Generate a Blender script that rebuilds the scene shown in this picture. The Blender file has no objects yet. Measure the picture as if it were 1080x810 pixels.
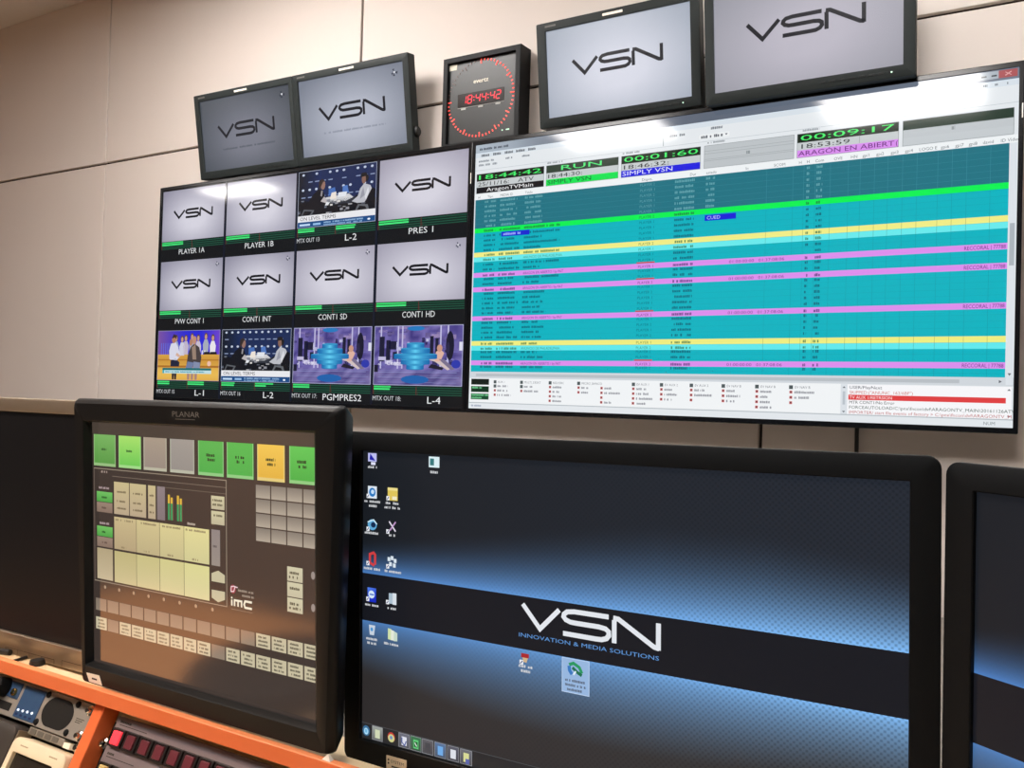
import bpy, math, random
from mathutils import Matrix, Vector
random.seed(7)
SC = bpy.context.scene
COL = SC.collection
ZO = 1.61                      # height of the wall-screen centre line above the floor

# ------------------------------------------------------------------ helpers
def lin(c):
    c /= 255.0
    return c / 12.92 if c <= 0.04045 else ((c + 0.055) / 1.055) ** 2.4
def L3(rgb): return tuple(lin(c) for c in rgb)

def mat(name, rgb, rough=0.5, metal=0.0, noise=0.0, nscale=40, ior=1.45, emit=None, estr=0.0, bump=0.0, bscale=300, spec=0.5):
    m = bpy.data.materials.new(name); m.use_nodes = True
    nt = m.node_tree; b = nt.nodes['Principled BSDF']
    c = L3(rgb)
    b.inputs['Base Color'].default_value = (*c, 1)
    b.inputs['Roughness'].default_value = rough
    b.inputs['Metallic'].default_value = metal
    b.inputs['IOR'].default_value = ior; b.inputs['Specular IOR Level'].default_value = spec
    if noise or bump:
        tc = nt.nodes.new('ShaderNodeTexCoord')
    if noise:
        n = nt.nodes.new('ShaderNodeTexNoise'); n.inputs['Scale'].default_value = nscale; n.inputs['Detail'].default_value = 4
        mx = nt.nodes.new('ShaderNodeMix'); mx.data_type = 'RGBA'
        mx.inputs[6].default_value = (*[x * (1 - noise) for x in c], 1)
        mx.inputs[7].default_value = (*[min(1, x * (1 + noise)) for x in c], 1)
        nt.links.new(tc.outputs['Object'], n.inputs['Vector'])
        nt.links.new(n.outputs['Fac'], mx.inputs[0]); nt.links.new(mx.outputs[2], b.inputs['Base Color'])
    if bump:
        n2 = nt.nodes.new('ShaderNodeTexNoise'); n2.inputs['Scale'].default_value = bscale
        bp = nt.nodes.new('ShaderNodeBump'); bp.inputs['Strength'].default_value = bump; bp.inputs['Distance'].default_value = 0.001
        nt.links.new(tc.outputs['Object'], n2.inputs['Vector'])
        nt.links.new(n2.outputs['Fac'], bp.inputs['Height']); nt.links.new(bp.outputs['Normal'], b.inputs['Normal'])
    if emit:
        b.inputs['Emission Color'].default_value = (*L3(emit), 1); b.inputs['Emission Strength'].default_value = estr
    return m

def screen_mat(name, rough, ior, dots=False):
    """a lit display: the picture is emitted, the glass in front reflects the room"""
    m = bpy.data.materials.new(name); m.use_nodes = True
    nt = m.node_tree; b = nt.nodes['Principled BSDF']
    b.inputs['Base Color'].default_value = (0.006, 0.006, 0.007, 1)
    b.inputs['Roughness'].default_value = rough; b.inputs['IOR'].default_value = ior
    a = nt.nodes.new('ShaderNodeAttribute'); a.attribute_name = 'Col'
    src = a.outputs['Color']
    if dots:      # the fine woven dot pattern of the desktop picture
        tc = nt.nodes.new('ShaderNodeTexCoord')
        sx = nt.nodes.new('ShaderNodeSeparateXYZ'); nt.links.new(tc.outputs['Object'], sx.inputs[0])
        def math_(op, x, y=None):
            n = nt.nodes.new('ShaderNodeMath'); n.operation = op
            for i, s in enumerate((x, y)):
                if s is None: continue
                if isinstance(s, (int, float)): n.inputs[i].default_value = s
                else: nt.links.new(s, n.inputs[i])
            return n.outputs[0]
        k = 2 * math.pi / 0.0050
        p = math_('SINE', math_('MULTIPLY', sx.outputs[0], k))
        q = math_('SINE', math_('MULTIPLY', sx.outputs[2], k))
        pq = math_('MULTIPLY', p, q)
        ramp = nt.nodes.new('ShaderNodeMapRange')
        ramp.inputs['From Min'].default_value = -0.2; ramp.inputs['From Max'].default_value = 0.8
        ramp.inputs['To Min'].default_value = 1.08; ramp.inputs['To Max'].default_value = 0.66
        nt.links.new(pq, ramp.inputs['Value'])
        # stronger towards the right of the picture
        fd = nt.nodes.new('ShaderNodeMapRange')
        fd.inputs['From Min'].default_value = -0.18; fd.inputs['From Max'].default_value = 0.2
        fd.inputs['To Min'].default_value = 0.05; fd.inputs['To Max'].default_value = 1.0
        nt.links.new(sx.outputs[0], fd.inputs['Value'])
        mxf = nt.nodes.new('ShaderNodeMix'); mxf.data_type = 'FLOAT'
        nt.links.new(fd.outputs[0], mxf.inputs[0]); mxf.inputs[2].default_value = 1.0; nt.links.new(ramp.outputs[0], mxf.inputs[3])
        vm = nt.nodes.new('ShaderNodeVectorMath'); vm.operation = 'SCALE'
        nt.links.new(src, vm.inputs[0]); nt.links.new(mxf.outputs[0], vm.inputs['Scale'])
        src = vm.outputs[0]
    nt.links.new(src, b.inputs['Emission Color']); b.inputs['Emission Strength'].default_value = 1.0
    return m

class MB:
    def __init__(s, o=(0, 0, 0)): s.v = []; s.f = []; s.m = []; s.o = o
    def add(s, vs, fs, mi=0):
        n = len(s.v); o = s.o
        s.v += [(x - o[0], y - o[1], z - o[2]) for x, y, z in vs]
        s.f += [tuple(n + i for i in f) for f in fs]; s.m += [mi] * len(fs)
        return s
    def box(s, a, b, mi=0):
        x0, y0, z0 = a; x1, y1, z1 = b
        return s.add([(x0,y0,z0),(x1,y0,z0),(x1,y1,z0),(x0,y1,z0),(x0,y0,z1),(x1,y0,z1),(x1,y1,z1),(x0,y1,z1)],
            [(0,3,2,1),(4,5,6,7),(0,1,5,4),(1,2,6,5),(2,3,7,6),(3,0,4,7)], mi)
    def loft(s, loops, cap0=True, cap1=True, mi=0):
        n = len(loops[0]); vs = [p for l in loops for p in l]; fs = []
        for k in range(len(loops) - 1):
            for i in range(n):
                j = (i + 1) % n
                fs.append((k*n+i, k*n+j, (k+1)*n+j, (k+1)*n+i))
        if cap0: fs.append(tuple(range(n))[::-1])
        if cap1: fs.append(tuple((len(loops)-1)*n+i for i in range(n)))
        return s.add(vs, fs, mi)
    def rbox(s, u0, v0, u1, v1, d0, d1, r=.004, c=.002, mi=0, n=4):
        """rounded slab: front at d0 (nearer the viewer), back at d1"""
        o = lambda k: rr(u0+k, v0+k, u1-k, v1-k, max(r-k, .0003), n)
        return s.loft([[(u,d1,v) for u,v in o(c*.4)], [(u,d1-c*.4,v) for u,v in o(0)], [(u,d0+c,v) for u,v in o(0)],
                       [(u,d0+c*.3,v) for u,v in o(c*.3)], [(u,d0,v) for u,v in o(c)]], mi=mi)
    def tube(s, pts, r, n=10, mi=0):
        pts = [Vector(p) for p in pts]; loops = []
        for i, p in enumerate(pts):
            t = (pts[min(i+1, len(pts)-1)] - pts[max(i-1, 0)]).normalized()
            a = t.orthogonal().normalized() if i == 0 else (a - t * a.dot(t)).normalized()
            b = t.cross(a)
            loops.append([tuple(p + r*(math.cos(k*2*math.pi/n)*a + math.sin(k*2*math.pi/n)*b)) for k in range(n)])
        return s.loft(loops, mi=mi)
    def lathe(s, c, prof, axis='d', n=20, mi=0):
        """profile (radius, depth) turned about the d (y) axis through c"""
        loops = []
        for r, d in prof:
            if axis == 'd': loops.append([(c[0]+r*math.cos(k*2*math.pi/n), c[1]+d, c[2]+r*math.sin(k*2*math.pi/n)) for k in range(n)])
            else: loops.append([(c[0]+r*math.cos(k*2*math.pi/n), c[1]+r*math.sin(k*2*math.pi/n), c[2]+d) for k in range(n)])
        return s.loft(loops, mi=mi)
    def build(s, name, mats, parent=None, smooth=False):
        me = bpy.data.meshes.new(name); me.from_pydata(s.v, [], s.f)
        for m in (mats if isinstance(mats, (list, tuple)) else [mats]): me.materials.append(m)
        me.polygons.foreach_set('material_index', s.m)
        import bmesh
        bm = bmesh.new(); bm.from_mesh(me); bmesh.ops.recalc_face_normals(bm, faces=bm.faces); bm.to_mesh(me); bm.free()
        if smooth:
            me.polygons.foreach_set('use_smooth', [True]*len(me.polygons))
            try: me.set_sharp_from_angle(angle=math.radians(35))
            except Exception: pass
        ob = bpy.data.objects.new(name, me); COL.objects.link(ob)
        if parent: ob.parent = parent
        return ob

def rr(u0, v0, u1, v1, r, n=4):
    out = []
    for cx, cy, a0 in ((u1-r, v0+r, -90), (u1-r, v1-r, 0), (u0+r, v1-r, 90), (u0+r, v0+r, 180)):
        for k in range(n + 1):
            a = math.radians(a0 + 90*k/n); out.append((cx + r*math.cos(a), cy + r*math.sin(a)))
    return out

def tag(o, label, cat, group=None, kind=None):
    o['label'] = label; o['category'] = cat
    if group: o['group'] = group
    if kind: o['kind'] = kind
    return o
def thing(name, label, cat, loc=(0,0,0), group=None, M=None):
    o = bpy.data.objects.new(name, None); COL.objects.link(o); o.empty_display_size = .05
    if M is not None: o.matrix_world = M
    else: o.location = loc
    return tag(o, label, cat, group)
def structure(o): o['kind'] = 'structure'; return o
def pose(x, y, z, tilt=0, yaw=0, roll=0):
    return Matrix.Translation((x, y, z + ZO)) @ Matrix.Rotation(yaw, 4, 'Z') @ Matrix.Rotation(tilt, 4, 'X') @ Matrix.Rotation(roll, 4, 'Y')
def copy_child(ob, parent, name=None):
    c = ob.copy(); COL.objects.link(c); c.parent = parent
    return c

# ------------------------------------------------------------------ display pictures
_txt = {}
def glyphs(s):
    if s in _txt: return _txt[s]
    cu = bpy.data.curves.new('t', 'FONT'); cu.body = s; cu.size = 1; cu.resolution_u = 2
    ob = bpy.data.objects.new('t', cu); COL.objects.link(ob)
    dg = bpy.context.evaluated_depsgraph_get()
    me = bpy.data.meshes.new_from_object(ob.evaluated_get(dg))
    r = ([(v.co.x, v.co.y) for v in me.vertices], [tuple(p.vertices) for p in me.polygons])
    bpy.data.objects.remove(ob); bpy.data.curves.remove(cu); bpy.data.meshes.remove(me)
    _txt[s] = r
    return r

def text_geo(s, u, v, h, w=None, align='l'):
    """cap height h, optional total width w; anchor is left/centre/right of the baseline"""
    vs, fs = glyphs(s)
    xs = [p[0] for p in vs]; x0, x1 = min(xs), max(xs)
    ky = h / .70; kx = ky if w is None else w / (x1 - x0)
    tw = kx * (x1 - x0); off = {'l': 0, 'c': -tw/2, 'r': -tw}[align]
    return [(u + off + (x - x0)*kx, v + y*ky) for x, y in vs], fs

def stroke(pts, w):
    """a mitred ribbon along a polyline"""
    P = [Vector(p) for p in pts]; out = []
    for i, p in enumerate(P):
        d0 = (P[i] - P[i-1]).normalized() if i else None
        d1 = (P[i+1] - P[i]).normalized() if i < len(P)-1 else None
        if d0 is None: d0 = d1
        if d1 is None: d1 = d0
        t = (d0 + d1).normalized(); n = Vector((-t.y, t.x)); k = 1/max(.35, n.dot(Vector((-d0.y, d0.x))))
        out.append((tuple(p + n*w/2*k), tuple(p - n*w/2*k)))
    vs = [q for a in out for q in a]; fs = [(2*i, 2*i+1, 2*i+3, 2*i+2) for i in range(len(P)-1)]
    return vs, fs

class SB:
    """collects the flat coloured shapes of a display picture, in metres across the glass"""
    def __init__(s, u0=0, v0=0, d=0): s.v = []; s.f = []; s.c = []; s.mi = []; s.u0 = u0; s.v0 = v0; s.d = d; s.k = 1.0
    def raw(s, vs, fs, cols, layer, mi=0):
        n = len(s.v); y = s.d - .00012*layer
        s.v += [(u - s.u0, y, v - s.v0) for u, v in vs]
        s.f += [tuple(n+i for i in f) for f in fs]; s.mi += [mi]*len(fs)
        if isinstance(cols, tuple): cols = [cols]*len(vs)
        s.c += [tuple(x*s.k for x in L3(c)) for c in cols]
    def rect(s, u0, v0, u1, v1, col, layer=1, mi=0):
        s.raw([(u0,v0),(u1,v0),(u1,v1),(u0,v1)], [(0,1,2,3)], col, layer, mi)
    def poly(s, pts, col, layer=2, mi=0): s.raw(pts, [tuple(range(len(pts)))], col, layer, mi)
    def ell(s, u, v, ru, rv, col, layer=2, n=14, mi=0):
        s.poly([(u+ru*math.cos(2*math.pi*k/n), v+rv*math.sin(2*math.pi*k/n)) for k in range(n)], col, layer, mi)
    def grid(s, u0, v0, u1, v1, nu, nv, fn, layer=1, mi=0):
        vs = []; cs = []
        for j in range(nv+1):
            for i in range(nu+1):
                a, b = i/nu, j/nv
                vs.append((u0+(u1-u0)*a, v0+(v1-v0)*b)); cs.append(fn(a, b))
        fs = [(j*(nu+1)+i, j*(nu+1)+i+1, (j+1)*(nu+1)+i+1, (j+1)*(nu+1)+i) for j in range(nv) for i in range(nu)]
        s.raw(vs, fs, cs, layer, mi)
    def text(s, t, u, v, h, col, layer=4, w=None, align='l', mi=0):
        vs, fs = text_geo(t, u, v, h, w, align); s.raw(vs, fs, col, layer, mi)
    def stroke(s, pts, w, col, layer=4, mi=0):
        vs, fs = stroke(pts, w); s.raw(vs, fs, col, layer, mi)
    def blur(s, u, v, w, h, col, layer=4, dens=.80, mi=0):
        """a line of lettering too small to read: short unequal dashes"""
        x = u
        while x < u + w:
            g = h*random.uniform(.35, .9)
            if random.random() < .86: s.rect(x, v, min(x+g*dens, u+w), v+h*random.uniform(.75, 1.0), col, layer, mi)
            x += g
    def frame(s, u0, v0, u1, v1, t, col, layer=3):
        s.rect(u0,v0,u1,v0+t,col,layer); s.rect(u0,v1-t,u1,v1,col,layer); s.rect(u0,v0,u0+t,v1,col,layer); s.rect(u1-t,v0,u1,v1,col,layer)
    def build(s, name, mats, parent):
        me = bpy.data.meshes.new(name); me.from_pydata(s.v, [], s.f)
        mats = mats if isinstance(mats, (list, tuple)) else [mats]
        for m in mats: me.materials.append(m)
        me.polygons.foreach_set('material_index', s.mi)
        a = me.color_attributes.new('Col', 'FLOAT_COLOR', 'POINT')
        a.data.foreach_set('color', [x for c in s.c for x in (*c, 1.0)])
        ob = bpy.data.objects.new(name, me); COL.objects.link(ob); ob.parent = parent
        return ob
    def slab(s, u0, v0, u1, v1, d1, col=(4,4,5)):
        """the body of the glass panel behind its picture"""
        n = len(s.v); a = [(u0,v0),(u1,v0),(u1,v1),(u0,v1)]
        s.v += [(u-s.u0, s.d, v-s.v0) for u, v in a] + [(u-s.u0, d1, v-s.v0) for u, v in a]
        fs = [(0,1,2,3),(4,7,6,5),(0,4,5,1),(1,5,6,2),(2,6,7,3),(3,7,4,0)]
        s.f += [tuple(n+i for i in f) for f in fs]; s.mi += [0]*6; s.c += [L3(col)]*8

def lerp(a, b, t): t = max(0, min(1, t)); return tuple(x + (y-x)*t for x, y in zip(a, b))

def logo(sb, u, v, w, h, t, col, layer=5):
    """the three-letter display logo, left end u, baseline v"""
    T = lambda pts: [(u + x*w, v + y*h) for x, y in pts]
    sb.stroke(T([(0,1),(.137,.02),(.285,.98)]), t, col, layer)
    S = [(.65,1),(.40,1),(.345,.95),(.322,.83),(.318,.72),(.335,.6),(.37,.53),(.41,.52),(.58,.52),(.628,.48),(.65,.38),(.652,.22),(.635,.08),(.60,0),(.56,-.01),(.315,0)]
    sb.stroke(T(S), t, col, layer)
    sb.stroke(T([(.69,-.06),(.69,.90)]), t, col, layer)
    sb.stroke(T([(.683,.99),(.72,.97),(.965,.06),(1.0,.02)]), t, col, layer)
    sb.stroke(T([(.995,-.05),(.995,1.05)]), t, col, layer)

def vsn_plate(sb, u0, v0, u1, v1, cen, edge, layer=1, ink=(22,22,28), mark=True, lw=.60, lh=.155, t=.0042, cy=.50, tagline=False):
    """pale plate with the letters in the middle and the small corner mark"""
    def f(a, b):
        r = math.hypot((a-.52)*1.5, (b-.42)*1.35)
        return lerp(cen, edge, (r-.25)/.75)
    sb.grid(u0, v0, u1, v1, 10, 8, f, layer)
    w = (u1-u0)*lw; h = (v1-v0)*lh
    uc = (u0+u1)/2; vc = v0 + (v1-v0)*cy
    logo(sb, uc-w/2, vc-h/2, w, h, t, ink, layer+2)
    if tagline: sb.blur(uc-w*.45, vc-h*1.6, w*.95, h*.16, lerp(edge, cen, .35), layer+2)
    if mark:
        q = (v1-v0)*.03; cu = u1 - (u1-u0)*.085; cv = v1 - (v1-v0)*.11
        d = lerp(edge, (40,45,60), .75)
        sb.poly([(cu-q,cv+q*1.2),(cu,cv+q*1.5),(cu-.1*q,cv+.2*q)], d, layer+2)
        sb.poly([(cu-q*1.6,cv-q*.2),(cu-.3*q,cv),(cu-q*1.1,cv-q*1.2)], d, layer+2)
        sb.poly([(cu+.3*q,cv-.1*q),(cu+q*1.8,cv+.3*q),(cu+q*1.5,cv-q)], d, layer+2)
        sb.poly([(cu-.2*q,cv-.3*q),(cu+.4*q,cv-q*1.6),(cu-.8*q,cv-q*1.5)], d, layer+2)
        sb.ell(cu, cv, q*.45, q*.45, (235,235,240), layer+3, 8)

# ------------------------------------------------------------------ materials
M_wall = mat('wall_panel_laminate', (222,211,203), .62, noise=.02, nscale=6, bump=.05, bscale=900)
M_gap = mat('panel_joint', (52,38,30), .8)
M_floor = mat('oak_floor', (176,144,110), .45, noise=.18, nscale=9)
M_ceil = mat('ceiling_tile', (225,222,216), .9, noise=.02)
M_dark = mat('rear_wall_paint', (84,78,74), .85, noise=.05, nscale=3)
M_black = mat('black_plastic', (15,17,19), .5, spec=.22, noise=.08, nscale=60, bump=.06, bscale=1500)
M_gloss = mat('gloss_black_bezel', (14,16,20), .18)
M_grey = mat('charcoal_housing', (44,49,49), .5, spec=.25, noise=.06, nscale=60, bump=.08, bscale=1400)
M_dgrey = mat('dark_housing', (24,26,26), .5, noise=.05)
M_planar = mat('touch_monitor_housing', (20,21,22), .42, spec=.25, noise=.05, bump=.06, bscale=1600)
M_silver = mat('silver_bezel', (168,154,136), .36, metal=.8, noise=.04, nscale=90)
M_silver_line = mat('bezel_groove', (92,80,66), .6)
M_white = mat('white_label', (238,232,215), .6, noise=.03)
M_ink = mat('label_ink', (60,55,48), .8)
M_letter = mat('grey_lettering', (104,102,98), .45)
M_orange = mat('orange_lacquer', (224,112,62), .42, noise=.05, nscale=20)
M_rail_lit_top = mat('orange_lit_top', (228,140,90), .45, noise=.05, nscale=20)  # paler orange: light on the rail's upward face put into the colour
M_cream = mat('cream_desk_laminate', (226,200,160), .45, noise=.03)
M_rack = mat('grey_rack_face', (150,146,138), .42, metal=.2, noise=.04, nscale=120)
M_mauve = mat('mauve_grey_face', (128,116,118), .5, metal=.1, noise=.03, nscale=120)
M_blue = mat('blue_module_face', (46,76,112), .45, noise=.08, nscale=90)
M_chrome = mat('chrome', (215,212,205), .12, metal=1)
M_red_dim = mat('dim_red_lens', (98,46,54), .3, noise=.1, nscale=200, emit=(120,44,54), estr=.06)
M_red_lit = mat('lit_red_lens', (230,60,70), .3, emit=(255,62,76), estr=.85)
M_socket = mat('button_surround', (30,24,24), .4)
M_cap = mat('amber_lens', (200,180,120), .35)
M_cable = mat('black_cable', (22,19,18), .5)
M_hole = mat('speaker_mesh', (12,12,11), .8)
M_metal = mat('steel_bracket', (110,110,110), .4, metal=.9)
M_led_on = mat('lit_red_led', (255,70,60), .4, emit=(255,96,84), estr=.95)
M_led_off = mat('unlit_led', (112,86,82), .5)
M_digit = mat('red_digit', (240,30,50), .4, emit=(245,30,60), estr=1.0)
M_face = mat('clock_face', (30,32,32), .34, noise=.05)
M_window = mat('clock_window', (26,12,14), .2)
M_green_led = mat('green_led', (200,235,210), .4, emit=(200,240,215), estr=.8)
M_tally_glint = mat('tally_lens_and_glint', (238,232,222), .4, emit=(235,225,210), estr=.35)
M_lamp = mat('light_diffuser', (250,248,240), .6, emit=(255,251,248), estr=27.0)
M_warm = mat('warm_lamp', (255,214,160), .6, emit=(255,190,120), estr=16.0)
M_white_plastic = mat('white_plastic', (232,226,214), .45)
M_cream_plastic = mat('cream_plastic', (222,208,178), .4, noise=.03)

SCR_TV = screen_mat('glossy_display', .075, 1.5)
SCR_BC = screen_mat('broadcast_display', .22, 1.45)
SCR_PL = screen_mat('touch_glass_display', .10, 2.8)
SCR_DT = screen_mat('matt_display', .30, 1.3)
SCR_DOT = screen_mat('matt_display_dotted', .30, 1.3, dots=True)

# ------------------------------------------------------------------ the room
WY = .09                        # face of the panelled wall
def room():
    X0, X1, Y0, Z1 = -4.6, 2.9, -3.45, 1.14 + ZO
    b = MB(); b.box((X0-.1, Y0-.1, -.1), (X1+.1, WY+.2, 0)); structure(b.build('floor', M_floor))
    b = MB(); b.box((X0-.1, Y0-.1, Z1), (X1+.1, WY+.2, Z1+.1)); structure(b.build('ceiling', M_ceil))
    b = MB(); b.box((X0-.1, Y0, 0), (X0, WY+.01, Z1)); structure(b.build('wall_left', M_dark))
    b = MB(); b.box((X1, Y0, 0), (X1+.1, WY+.01, Z1)); structure(b.build('wall_right', M_dark))
    b = MB(); b.box((X0-.1, Y0-.1, 0), (X1+.1, Y0, Z1)); structure(b.build('wall_rear', M_dark))
    # the panelled wall: laminate boards with narrow dark joints
    b = MB(); b.box((X0-.1, WY+.012, 0), (X1+.1, WY+.12, Z1), 1)
    g = .0042
    xs = [-.472 + 1.195*k for k in range(-4, 5)]
    xs = [X0] + [x for x in xs if X0 < x < X1] + [X1]
    zs = [0, .5055 + ZO, Z1]
    for i in range(len(xs)-1):
        for j in range(2):
            x0 = xs[i] + (g if i else 0); x1 = xs[i+1] - (g if i < len(xs)-2 else 0)
            z0 = zs[j] + (g if j else 0); z1 = zs[j+1] - (g if j < 1 else 0)
            c = .0012
            loop = lambda k, y: [(x0+k,y,z0+k),(x1-k,y,z0+k),(x1-k,y,z1-k),(x0+k,y,z1-k)]
            b.loft([loop(0, WY+.0125), loop(0, WY+c), loop(c, WY)], mi=0)
    structure(b.build('wall_front', [M_wall, M_gap]))
room()

# ------------------------------------------------------------------ generic flat monitor
def bezel(b, ou, inn, ro, ri, d_front, d_back, recess, ch, mi=0, n=5, back_in=0.0):
    """picture-frame housing with a closed back: ou / inn = (u0, v0, u1, v1)"""
    O = lambda k: rr(ou[0]+k, ou[1]+k, ou[2]-k, ou[3]-k, max(ro-k, .0004), n)
    I = lambda k: rr(inn[0]-k, inn[1]-k, inn[2]+k, inn[3]+k, max(ri+k, .0004), n)
    P = lambda l, d: [(u, d, v) for u, v in l]
    b.loft([P(O(back_in+ch), d_back), P(O(back_in), d_back-ch), P(O(0), d_front+ch*2), P(O(0), d_front+ch), P(O(ch*.35), d_front+ch*.3), P(O(ch), d_front),
            P(I(.0008), d_front), P(I(0), d_front+.0008), P(I(0), d_front+recess)], cap0=True, cap1=True, mi=mi)

# ------------------------------------------------------------------ the two wall televisions
TW, TH, TG = 1.21, 1.21*9/16, .018
def television(label, x_left, picture):
    u0, v0 = TW/2, -.692
    root = thing('wall_television', label, 'television', M=pose(x_left + u0, 0, TH/2 + v0))
    o = (u0, 0, v0)
    b = MB(o); bezel(b, (-.0088, -.692, TW+.0088, .011), (0, -TH, TW, 0), .003, .0006, -.0015, .045, .0035, .0015)
    b.build('housing', M_gloss, root)
    sb = SB(u0, v0, .001); sb.slab(-.0005, -TH-.0005, TW+.0005, .0005, .004)
    picture(sb); sb.build('screen', SCR_TV, root)
    b = MB(o); b.rbox(TW+.0052, -.098, TW+.0072, -.070, -.0022, -.001, .0008, .0004); b.build('bezel_glint', M_tally_glint, root)  # specular highlight on the bezel, built as a small glowing strip
    b = MB(o)
    for k in (.3, .7): b.box((TW*k-.03, .045, -.5), (TW*k+.03, WY, -.18))
    b.box((TW*.2, .05, -.30), (TW*.8, .07, -.26)); b.build('wall_bracket', M_metal, root)
    return root

GR, GD, BK = (60,215,110), (14,58,42), (11,15,18)
def meters(sb, u0, u1, v, double, lv=(.36,.36)):
    """audio bars under a picture, v = top"""
    n = 2; hh = .0245
    sb.rect(u0, v-hh, u1, v, (6,34,26), 2)
    for k in range(4):
        y = v - .0035 - k*.0062
        sb.rect(u0, y-.0018, u1, y, (32,92,70), 3)
    w = u1 - u0
    for k in range(2):
        a = u0 + k*w*.5
        f = lv[k]
        if f > 0:
            sb.rect(a+.002, v-.0058, a+.002+w*.5*f, v-.0012, GR, 4)
            sb.rect(a+.002, v-.0122, a+.002+w*.5*f*random.choice((1, .95, .6) if double else (1, 1)), v-.0076, (70,230,125), 4)
        sb.rect(a-.0012, v-hh, a+.0012, v-.001, (96,40,40), 4)
        sb.rect(a+.004, v-hh, a+.0048, v-.014, (90,60,55), 4)

def person(sb, u, v, h, hair, skin, shirt, layer, lean=0, w=.30):
    """a small seated or standing figure inside a television picture"""
    sb.poly([(u-h*w*.5+lean*.2, v), (u+h*w*.5+lean*.2, v), (u+h*w*.62+lean, v+h*.42), (u+h*w*.30+lean, v+h*.66), (u-h*w*.30+lean, v+h*.66), (u-h*w*.62+lean, v+h*.42)], shirt, layer)
    sb.ell(u+lean, v+h*.82, h*.125, h*.17, hair, layer+1)
    sb.ell(u+lean*1.15, v+h*.79, h*.085, h*.13, skin, layer+2)

def pip_interview(sb, u0, v0, u1, v1):
    w, h = u1-u0, v1-v0
    P = lambda a, b: (u0+a*w, v0+b*h)
    sb.rect(u0, v0, u1, v1, (25,42,84), 2)
    sb.grid(u0, v0, u0+w*.3, v1, 4, 2, lambda a, b: lerp((14,22,34), (24,44,92), a), 3)
    for r in range(4):
        for c in range(11):
            if random.random() < .12: continue
            a, bb = P(.06+.088*c, .94-.135*r)
            if r % 2 == 0: sb.ell(a, bb, w*.018, h*.022, (190,200,220), 4, 8)
            else: sb.rect(a-w*.02, bb-h*.008, a+w*.035, bb+h*.010, (140,155,190), 4)
    Q = lambda pts, c, l: sb.poly([P(*p) for p in pts], c, l)
    Q([(0,.18),(1,.18),(1,.40),(.8,.44),(.3,.42),(0,.5)], (12,16,24), 5)
    Q([(.25,.40),(.62,.40),(.72,.45),(.66,.52),(.37,.50)], (205,206,210), 6)          # papers on the table
    Q([(.42,.46),(.50,.46),(.50,.58),(.44,.57)], (235,225,215), 7)
    Q([(.52,.48),(.62,.48),(.64,.56),(.53,.56)], (225,228,235), 7)
    Q([(.36,.36),(.74,.36),(.78,.46),(.40,.43)], (46,50,60), 6)
    Q([(.26,.36),(.40,.36),(.42,.41),(.30,.42)], (225,228,232), 7)
    Q([(.40,.52),(.50,.52),(.48,.66),(.40,.64)], (70,110,180), 6)
    Q([(.58,.54),(.66,.54),(.64,.67),(.58,.66)], (80,120,190), 6)
    rn = random.Random(11)
    for k in range(46):      # clutter of bottles, glasses and papers, and the dark room around
        x, y = rn.random()*.94, .20 + rn.random()*.26
        c = lerp((10,14,22), (120,126,140), rn.random()**2.2) if not .36 < x < .68 else lerp((60,66,84), (236,232,228), rn.random())
        sb.rect(*P(x,y), *P(min(1,x+.012+rn.random()*.04),y+.012+rn.random()*.035), c, 7)
    Q([(.08,.24),(.32,.24),(.37,.40),(.36,.50),(.325,.63),(.27,.66),(.20,.58),(.13,.44)], (15,18,26), 8)   # dark suited figure
    Q([(.30,.44),(.37,.40),(.38,.46),(.345,.52)], (186,180,182), 9); Q([(.315,.52),(.325,.62),(.305,.63),(.295,.54)], (150,146,150), 9)
    sb.ell(*P(.325,.725), w*.030, h*.085, (146,112,100), 9); Q([(.268,.70),(.272,.80),(.315,.835),(.355,.79),(.325,.775),(.30,.70),(.285,.63)], (52,42,40), 10)
    Q([(.70,.38),(.77,.34),(.93,.34),(.965,.50),(.925,.62),(.85,.66),(.80,.58),(.775,.46)], (186,188,196), 8)  # pale shirt
    Q([(.80,.40),(.86,.46),(.84,.60),(.82,.52)], (150,152,164), 9); Q([(.88,.36),(.91,.50),(.90,.60),(.86,.44)], (216,218,224), 9)
    Q([(.86,.34),(.98,.34),(.99,.54),(.95,.58)], (13,15,24), 9)
    sb.ell(*P(.845,.735), w*.028, h*.08, (132,98,86), 9); Q([(.80,.77),(.815,.84),(.87,.845),(.905,.76),(.89,.68),(.87,.70),(.865,.78)], (30,27,28), 10)
    Q([(.04,.20),(.18,.20),(.22,.30),(.08,.33)], (90,94,100), 9); Q([(.06,.22),(.16,.22),(.19,.28),(.09,.30)], (14,16,22), 10)
    Q([(.74,.20),(.92,.20),(.90,.30),(.78,.32)], (96,100,106), 9); Q([(.77,.22),(.89,.22),(.87,.27),(.80,.29)], (16,18,24), 10)
    sb.rect(u0, v0+h*.105, u1, v0+h*.215, (232,232,236), 11)
    sb.text('ON LEVEL TERMS', *P(.035,.13), h*.062, (50,50,55), 12, w=w*.47)
    sb.rect(u0, v0, u1, v0+h*.105, (22,74,132), 11)
    sb.rect(*P(.03,.035), *P(.17,.07), (190,215,240), 12); sb.rect(*P(.21,.035), *P(.31,.07), (150,190,230), 12)
    sb.blur(u0+w*.35, v0+h*.055, w*.5, h*.028, (150,185,220), 12); sb.blur(u0+w*.35, v0+h*.015, w*.5, h*.028, (130,170,210), 12)
    sb.ell(*P(.92,.05), w*.018, h*.018, (235,240,250), 12, 8)
    sb.frame(u0, v0, u1, v1, .0014, (170,178,196), 13)

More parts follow.
